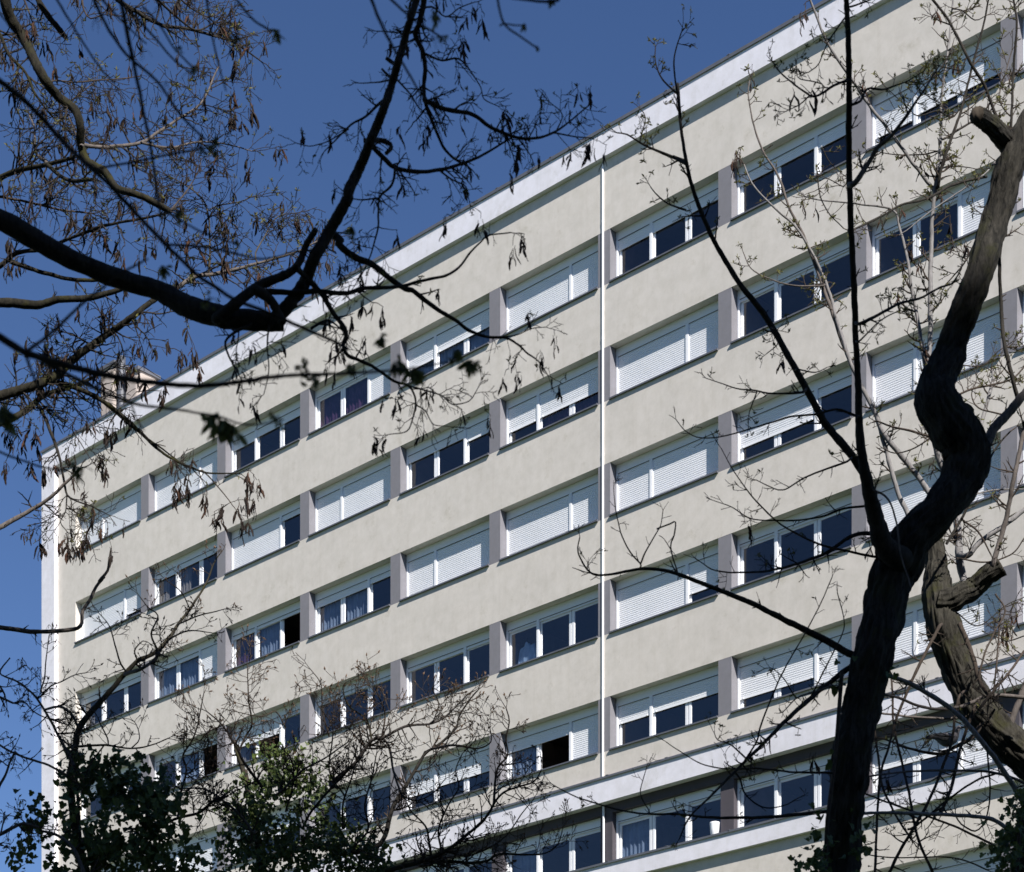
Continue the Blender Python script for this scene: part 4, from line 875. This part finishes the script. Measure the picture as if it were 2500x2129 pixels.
E_.limb('6 1700,1620 1850,1640 2000,1590 2072,1500', 10, 8, YE - .2, YE - .2, 'twig', tw=3.75, L=60); E_.limb('6 1720,1400 1800,1460 1880,1600', 12, 8, YE - .2, YE - .2, 'twig', tw=3.75, L=50); E_.limb('6 1770,1240 1900,1210 2072,1205', 10, 8, YE - .2, YE - .2, 'bark_pale', tw=3.00, L=50, thorn=2)
E_.limb('6 1510,890 1400,860 1280,830 1200,800', 16, 9, YE - .2, YE, 'twig', tw=4.50, L=44, leaf=.3); E_.limb('6 1500,910 1400,970 1300,990 1230,960', 10, 6, YE - .2, YE, 'twig', tw=4.50, L=34)
E_.limb('9 2100,1390 2072,1350 1940,1140 1830,990 1680,820 1480,680 1280,590 1150,560', 34, 24, YE - .6, YE - .9, 'bark_pale', tw=1.50, L=50, thorn=2.0)
E_.limb('9 2130,720 1880,705 1750,750 1680,775 1500,780 1330,720 1210,690', 24, 14, YE - .3, YE - .7, 'bark_grey', tw=1.80, L=50, thorn=1.5)
E_.limb('9 2120,1260 2060,1220 1900,1165 1650,1150 1350,1160 1120,1190 1000,1200', 18, 9, YE - .6, YE - .9, 'bark_grey', tw=1.80, L=44, thorn=1.5)
E_.limb('9 1990,1510 1900,1450 1800,1425 1500,1410 1300,1402 1100,1405 1000,1410', 26, 16, YE - .8, YE - .8, 'bark_pale', tw=1.20, L=50, thorn=2)
E_.limb('9 1900,1600 1800,1550 1650,1480 1400,1390 1100,1280 950,1220', 14, 9, YE - .6, YE - .8, 'twig', tw=2.10, L=44, thorn=1); E_.limb('9 1380,1500 1430,1480 1600,1340 1770,1220 1900,1170', 14, 12, YE - .5, YE - .5, 'bark_dark', tw=1.80, L=44, thorn=1)
for t, a, b_ in (('9 1180,900 1190,960 1210,1150 1200,1400 1185,1780', 12, 17), ('9 1275,560 1290,700 1300,900 1380,1250 1440,1550 1540,1780', 12, 18), ('9 1570,290 1550,330 1450,520 1370,700 1310,850 1270,1000 1220,1200 1300,1400 1400,1560', 20, 12), ('9 1690,700 1660,830 1640,980 1560,1200 1480,1380 1350,1600 1260,1780', 16, 20), ('9 1780,770 1750,850 1690,1030 1640,1250 1580,1400', 18, 20), ('9 1850,1000 1855,1060 1870,1300 1840,1450 1780,1510 1700,1470 1665,1420', 12, 9), ('9 1690,280 1760,450 1800,600 1850,690 1880,720', 30, 22), ('9 1900,100 1960,200 1900,320 1840,450 1800,600', 10, 14), ('9 1930,250 1910,500 1890,700', 10, 12), ('9 2072,440 1990,560 1880,690 1800,790', 14, 18)):
    E_.limb(t, a, b_, YE - .4, YE - .6, 'twig', tw=3.2, L=52, thorn=1, leaf=.1)
E_.limb('9 1660,200 1800,290 1960,170 2072,120', 8, 5, YE - .1, YE, tw=5.25, L=50, leaf=.3); E_.limb('9 2072,350 1960,380 1920,300 1980,250', 8, 5, YE - .1, YE, tw=6.00, L=44, leaf=.4, pod=.2); E_.limb('9 2140,480 1990,880 1960,960', 34, 40, YE - .2, YE - .1, 'bark_grey', .6, 40)
E_.limb('9 1120,1650 1300,1670 1560,1665 1700,1680 1850,1740', 7, 9, YE - .7, YE - .6, tw=1.80, L=24); E_.limb('9 1230,960 1400,1020 1560,1050 1700,990', 10, 9, YE - .4, YE - .2, tw=4.50, L=44, leaf=.4); E_.limb('9 1220,810 1400,830 1560,840 1700,838', 12, 14, YE - .3, YE - .2, 'bark_grey', tw=1.80, L=30, thorn=1)
perch = [(2190, 1822), (2254, 1836), (2297, 1840), (2325, 1827), (2348, 1815), (2374, 1800), (2392, 1775)]
E_.limb(perch, 11, 30, YE - .45, YE - .3, 'twig', tw=2.25, L=30, leaf=.3)
E_.pods_at('3 760,60 750,110 370,930 350,960 450,480 1540,440 1110,490 1380,1500', 5, 26); E_.pods_at('3 1480,970 820,1230', 2, 30); E_.pods_at('9 1980,290 2000,320', 5, 22)
E_.finish()

# ---- maples F1 and F2 with swelling buds, both overgrown with ivy
YF = 13.5
baseF = G(215, YF)
F1 = Tree('budding_maple', 'thin budding maple rising from an ivy clump beside the white corner pilaster', 'tree', baseF, 'maple', None, 'twig')
F1.limb('7 530,1830 470,1600 440,1450 420,1200 450,1000 470,900 520,830 600,740 680,650 740,580 820,500 920,450 1000,370 1060,280 1130,190 1190,100 1240,10 | 4 1270,1650 1310,1590', 58, 7, YF, YF + .2, 'bark_moss', 1.7, 42, 'trunk', pre=[((baseF[0], YF, -.1), .12), ((baseF[0] + .02, YF, 2.2), .10)])
km = dict(tw=5.4, L=50)
for t, a, b_ in (('7 60,480 0,570 100,620 200,700 270,800 340,930 400,1040 440,1120', 8, 20), ('7 740,580 830,550 910,500 960,430', 24, 14), ('7 720,520 690,420 650,290 590,215', 12, 5), ('7 230,720 300,650 370,620 450,580 510,570', 10, 5), ('7 240,680 265,600 275,480 290,350', 11, 5), ('7 270,790 350,770 420,810 470,900', 14, 18), ('7 440,1010 620,1000 780,1020 900,1000 1000,960', 16, 7), ('7 510,1800 490,1740 440,1620 350,1540 250,1510', 30, 14),
                 ('7 -60,930 0,1000 90,1050 200,1090 290,1120 400,1180', 12, 14), ('7 90,1040 60,1100 30,1180 -10,1260', 12, 18), ('7 -60,1545 0,1530 130,1470 230,1490', 22, 18), ('7 150,1475 110,1430 60,1420', 8, 5), ('7 820,500 800,440 850,380 900,400', 10, 5), ('7 930,440 900,340 940,230 880,180 820,100', 14, 5), ('7 1060,280 1180,230 1300,200 1340,190', 10, 5), ('7 1000,370 1120,320 1260,330', 12, 5), ('7 1130,190 1080,90 990,20', 9, 5), ('7 640,960 600,880 560,800 480,760', 10, 5), ('7 -40,610 0,650 30,700', 16, 10), ('7 -40,700 0,715 80,750', 18, 12), ('7 620,1000 560,1080 520,1150', 9, 10), ('7 780,1020 830,960 800,860 740,840', 8, 4), ('7 140,740 200,800 280,840 400,880', 9, 5)):
    F1.limb(t, a, b_, YF - .35, YF - .3, 'bark_grey' if a + b_ > 24 else 'twig', **km)
F1.finish()
ivy('ivy', 'dark ivy clump with trailing shoots hiding the lower stem of the maple by the pilaster', [(262, 1990, 120, 125, .35), (330, 1965, 95, 110, .3), (400, 2040, 60, 95, .25), (200, 1890, 50, 45, .2), (190, 2090, 70, 60, .3), (100, 1985, 40, 55, .12), (65, 2040, 22, 62, .1), (40, 2105, 24, 26, .1), (370, 1905, 60, 45, .2), (300, 2120, 140, 70, .3), (190, 1850, 22, 30, .1), (440, 2100, 45, 40, .2)], YF - .1, [Vector(G(232, YF - .15)) + Vector((0, 0, -.1)), unproj(218, 3000, YF - .12), unproj(205, 2200, YF - .12), unproj(190, 1950, YF - .12), unproj(182, 1850, YF - .1)], 2000, 18, None, .55)
YG = 14.6
baseG = G(640, YG)
F2 = Tree('budding_maple', 'spreading budding maple with twiggy crown above a green ivy clump at the facade', 'tree', baseG, 'maple', None, 'twig')
F2.limb('7 1560,1850 1540,1600 1500,1400 1460,1200 1400,1000', 60, 26, YG, YG, 'bark_moss', 1, 40, 'trunk', pre=[((baseG[0], YG, -.1), .13), ((baseG[0], YG, 2.4), .11)])
F2.limb('7 1560,1700 1700,1640 1900,1600 | 8 0,1640 60,1640 250,1590 330,1370 430,1200 520,1050 600,1000 700,900 720,830 790,720 835,670', 44, 8, YG, YG - .2, 'bark_dark', 2.6, 50, 'limb')
kf = dict(tw=8.0, L=68)
for t, a, b_, m in (('7 860,1560 900,1530 1040,1440 1190,1400 1270,1330 1330,1310', 14, 18, 'bark_dark'), ('7 1060,1420 1080,1270 1110,1150 1090,1060 1150,960 1180,860 1210,700', 16, 6, 'twig'), ('7 1500,1520 1460,1450 1330,1330 1210,1260 1080,1260', 20, 8, 'bark_grey'), ('7 1560,1250 1450,1100 1400,1000 1320,880 1230,800', 20, 7, 'twig'), ('7 1420,1040 1460,950 1500,870 1480,740 1475,600 1470,490', 14, 5, 'twig'), ('7 1640,1300 1700,1250 1800,1150 1930,1080 2072,980', 16, 7, 'bark_grey'), ('7 1700,1400 1740,1250 1740,1100 1660,1000', 14, 7, 'twig'),
                    ('7 1800,1500 1850,1400 1950,1280 2072,1150', 16, 12, 'bark_dark'), ('8 -40,1230 0,1190 110,1100 200,970 260,960 400,890 560,870 650,820 770,700', 26, 7, 'bark_grey'), ('8 200,970 170,850 60,760 30,650 60,620', 14, 5, 'bark_moss'), ('8 560,1020 700,1000 830,1020 910,980 905,900', 16, 6, 'twig'), ('8 240,950 300,1000 330,1150 380,1300', 16, 12, 'bark_grey'),
                    ('8 280,1750 320,1740 500,1690 640,1630 760,1540 880,1430 940,1330 1010,1270 1160,1220 1210,1150', 30, 8, 'bark_moss'), ('8 520,1690 560,1690 800,1700 890,1690 960,1650 1200,1650 1300,1600 1335,1510', 24, 6, 'bark_moss'), ('8 930,1340 940,1180 960,1120 1010,1060 1000,960 1020,860 1000,780', 16, 7, 'twig'), ('8 560,1700 540,1560 520,1480 440,1400', 18, 9, 'bark_dark'), ('8 620,1650 600,1500 660,1350 720,1250 700,1150 740,1050', 14, 6, 'twig'),
                    ('8 100,1600 180,1500 160,1350 200,1200 230,1050', 16, 7, 'twig'), ('8 30,1500 30,1350 80,1200 100,1120', 14, 8, 'twig'), ('8 640,1630 760,1660 880,1620 1000,1540 1100,1400 1160,1330', 12, 6, 'twig'), ('8 380,1300 460,1330 560,1290 640,1200', 10, 5, 'twig'), ('8 200,740 240,650 270,700 300,780', 10, 6, 'twig'), ('8 260,960 280,820 240,700 200,600', 12, 5, 'twig'), ('8 560,870 600,760 560,660 620,690', 8, 5, 'twig'),
                    ('7 1960,950 1920,800 1910,640 1850,550', 11, 5, 'twig'), ('7 1700,900 1640,800 1560,830 1400,800', 10, 5, 'twig'), ('7 2060,1300 1960,1150 1980,900 1890,760', 12, 6, 'twig'), ('7 1330,880 1240,920 1180,980 1100,1010', 9, 5, 'twig'), ('7 1300,1130 1240,1060 1240,960 1210,900', 10, 5, 'twig'), ('7 1250,1330 1220,1420 1170,1500', 7, 5, 'twig')):
    F2.limb(t, a, b_, YG - .55, YG - .75, m, **kf)
F2.finish()
ivy('ivy', 'sunlit green ivy clump around the trunk of the spreading budding maple', [(690, 2010, 150, 120, .5), (800, 2080, 120, 80, .4), (620, 2090, 100, 70, .4), (690, 1890, 70, 60, .3), (880, 2080, 60, 60, .3), (600, 1960, 50, 60, .25), (680, 1840, 35, 25, .2), (930, 2110, 40, 30, .2)], YG - .2, [Vector(G(655, YG - .2)) + Vector((0, 0, -.1)), unproj(650, 3000, YG - .2), unproj(640, 2200, YG - .18), unproj(620, 2000, YG - .15), unproj(600, 1880, YG - .1)], 3200, 12.5, None, .5)
# ---- ivy on the dark trunk and an ivy-clad stem in the right corner
ivy('ivy', 'dark ivy leaves climbing the foot of the forked trunk', [(1985, 2085, 32, 55, .15), (2002, 2020, 22, 40, .12), (1965, 2115, 24, 24, .12), (2098, 2080, 14, 50, .12), (2102, 2020, 12, 26, .1), (2055, 1620, 12, 10, .08), (2056, 1680, 12, 10, .08), (2180, 1625, 12, 10, .08), (2020, 1850, 8, 10, .06), (2040, 2120, 60, 20, .2)], YD - .14, [Vector(G(2000, YD - .2)) + Vector((0, 0, -.1)), unproj(2000, 3000, YD - .2), unproj(2010, 2200, YD - .18), unproj(2020, 2000, YD - .16), unproj(2040, 1850, YD - .14), unproj(2055, 1640, YD - .14)], 150, 20, None, .3)
YH2 = 12.8
baseH = G(2490, YH2)
Hs = Tree('ivy_clad_trunk', 'leaning stem at the right, thickly clad in yellowish green ivy', 'tree', baseH, 'maple')
Hs.limb('9 2050,1850 2055,1755 2060,1600 2075,1450 2100,1300', 130, 60, YH2, YH2, 'bark_moss', 0, 30, 'trunk', True, .06, pre=[((baseH[0], YH2, -.1), .2), ((baseH[0], YH2, 2.5), .17)])
Hs.finish()
ivy('ivy', 'yellowish green ivy wrapping the leaning stem at the right', [(2480, 2090, 50, 60, .25), (2495, 2010, 35, 50, .2), (2460, 2060, 30, 30, .15), (2500, 1960, 25, 25, .12), (2450, 2110, 30, 26, .15)], YH2 - .1, [Vector(G(2470, YH2 - .25)) + Vector((0, 0, -.1)), unproj(2475, 3000, YH2 - .24), unproj(2480, 2200, YH2 - .2), unproj(2490, 1990, YH2 - .15)], 480, 15, None, .6)

# ---- pigeon on the perch branch
def pigeon():
    Y = YE - .40; px = Y / FPX
    e = empty('pigeon', unproj(2316, 1828, Y)); tag(e, 'grey pigeon perched on a thin bough beside the furrowed trunk', 'pigeon'); b0 = e.location.copy()
    def loft(name, rings, mat, flat=1.0, n=14):
        m = MB(); V = []; P = [unproj(x, y, Y + dy) - b0 for x, y, w_, dy in rings]
        for i, (x, y, w_, dy) in enumerate(rings):
            d = (P[min(i + 1, len(P) - 1)] - P[max(i - 1, 0)]).normalized(); a = d.cross(Vector((0, 1, 0))).normalized(); c = d.cross(a)
            for k in range(n):
                t = 2 * math.pi * k / n; V.append(P[i] + (a * math.cos(t) + c * math.sin(t) * flat) * (w_ * .5 * px))
        Fc = [(i * n + k, i * n + (k + 1) % n, (i + 1) * n + (k + 1) % n, (i + 1) * n + k) for i in range(len(P) - 1) for k in range(n)]
        Fc += [tuple(range(n)), tuple(range((len(P) - 1) * n, len(P) * n))]
        return m.add(V, Fc).build(name, mat, e, True)
    M['pg'] = plain('pigeon_grey', (0.27, 0.25, 0.26), .8, 0, .2, 60, .3); M['pd'] = plain('pigeon_dark', (0.05, 0.05, 0.055), .8, 0, .2, 80, .3); M['pw'] = plain('pigeon_wing', (0.12, 0.115, 0.115), .8, 0, .2, 90, .5); M['pl'] = plain('pigeon_leg', (0.5, 0.2, 0.17), .6)
    loft('body', [(2280, 1800, 8, .02), (2288, 1800, 17, .02), (2298, 1803, 27, .01), (2308, 1806, 33, 0), (2318, 1806, 34, 0), (2327, 1801, 29, -.01), (2332, 1794, 21, -.02), (2335, 1788, 15, -.02), (2337, 1783, 13.5, -.03), (2340, 1778, 12.5, -.03), (2343, 1774, 8, -.03), (2345, 1772, 2, -.03)], M['pg'])
    loft('tail', [(2260, 1802, 6, .03), (2264, 1800.5, 9, .03), (2272, 1799, 10, .03), (2286, 1799, 12, .02)], M['pd'], .55)
    loft('wing', [(2270, 1796, 3, -.02), (2282, 1796, 12, -.03), (2296, 1798, 18, -.045), (2310, 1800, 18, -.045), (2320, 1800, 9, -.04)], M['pw'], .35)
    loft('wing', [(2270, 1797, 3, .05), (2282, 1797, 12, .05), (2296, 1798, 18, .055), (2310, 1800, 18, .055), (2320, 1800, 9, .05)], M['pw'], .35)
    loft('beak', [(2343, 1777, 4, -.03), (2347, 1779, 3, -.03), (2350, 1781, 1, -.03)], M['pd'])
    for dx, dy in ((-3, -.01), (4, .01)):
        loft('leg', [(2314 + dx, 1818, 4, dy), (2315 + dx, 1825, 2.6, dy), (2315 + dx, 1831, 2.2, dy), (2319 + dx, 1832, 1.6, dy)], M['pl'])
    for s_ in (1, -1): loft('eye', [(2340, 1777, 1, -.03 - .017), (2340.5, 1777, 2.2, -.03 - .018), (2341, 1777, 1, -.03 - .017)], M['pd'], 1, 6) if s_ == 1 else None
pigeon()
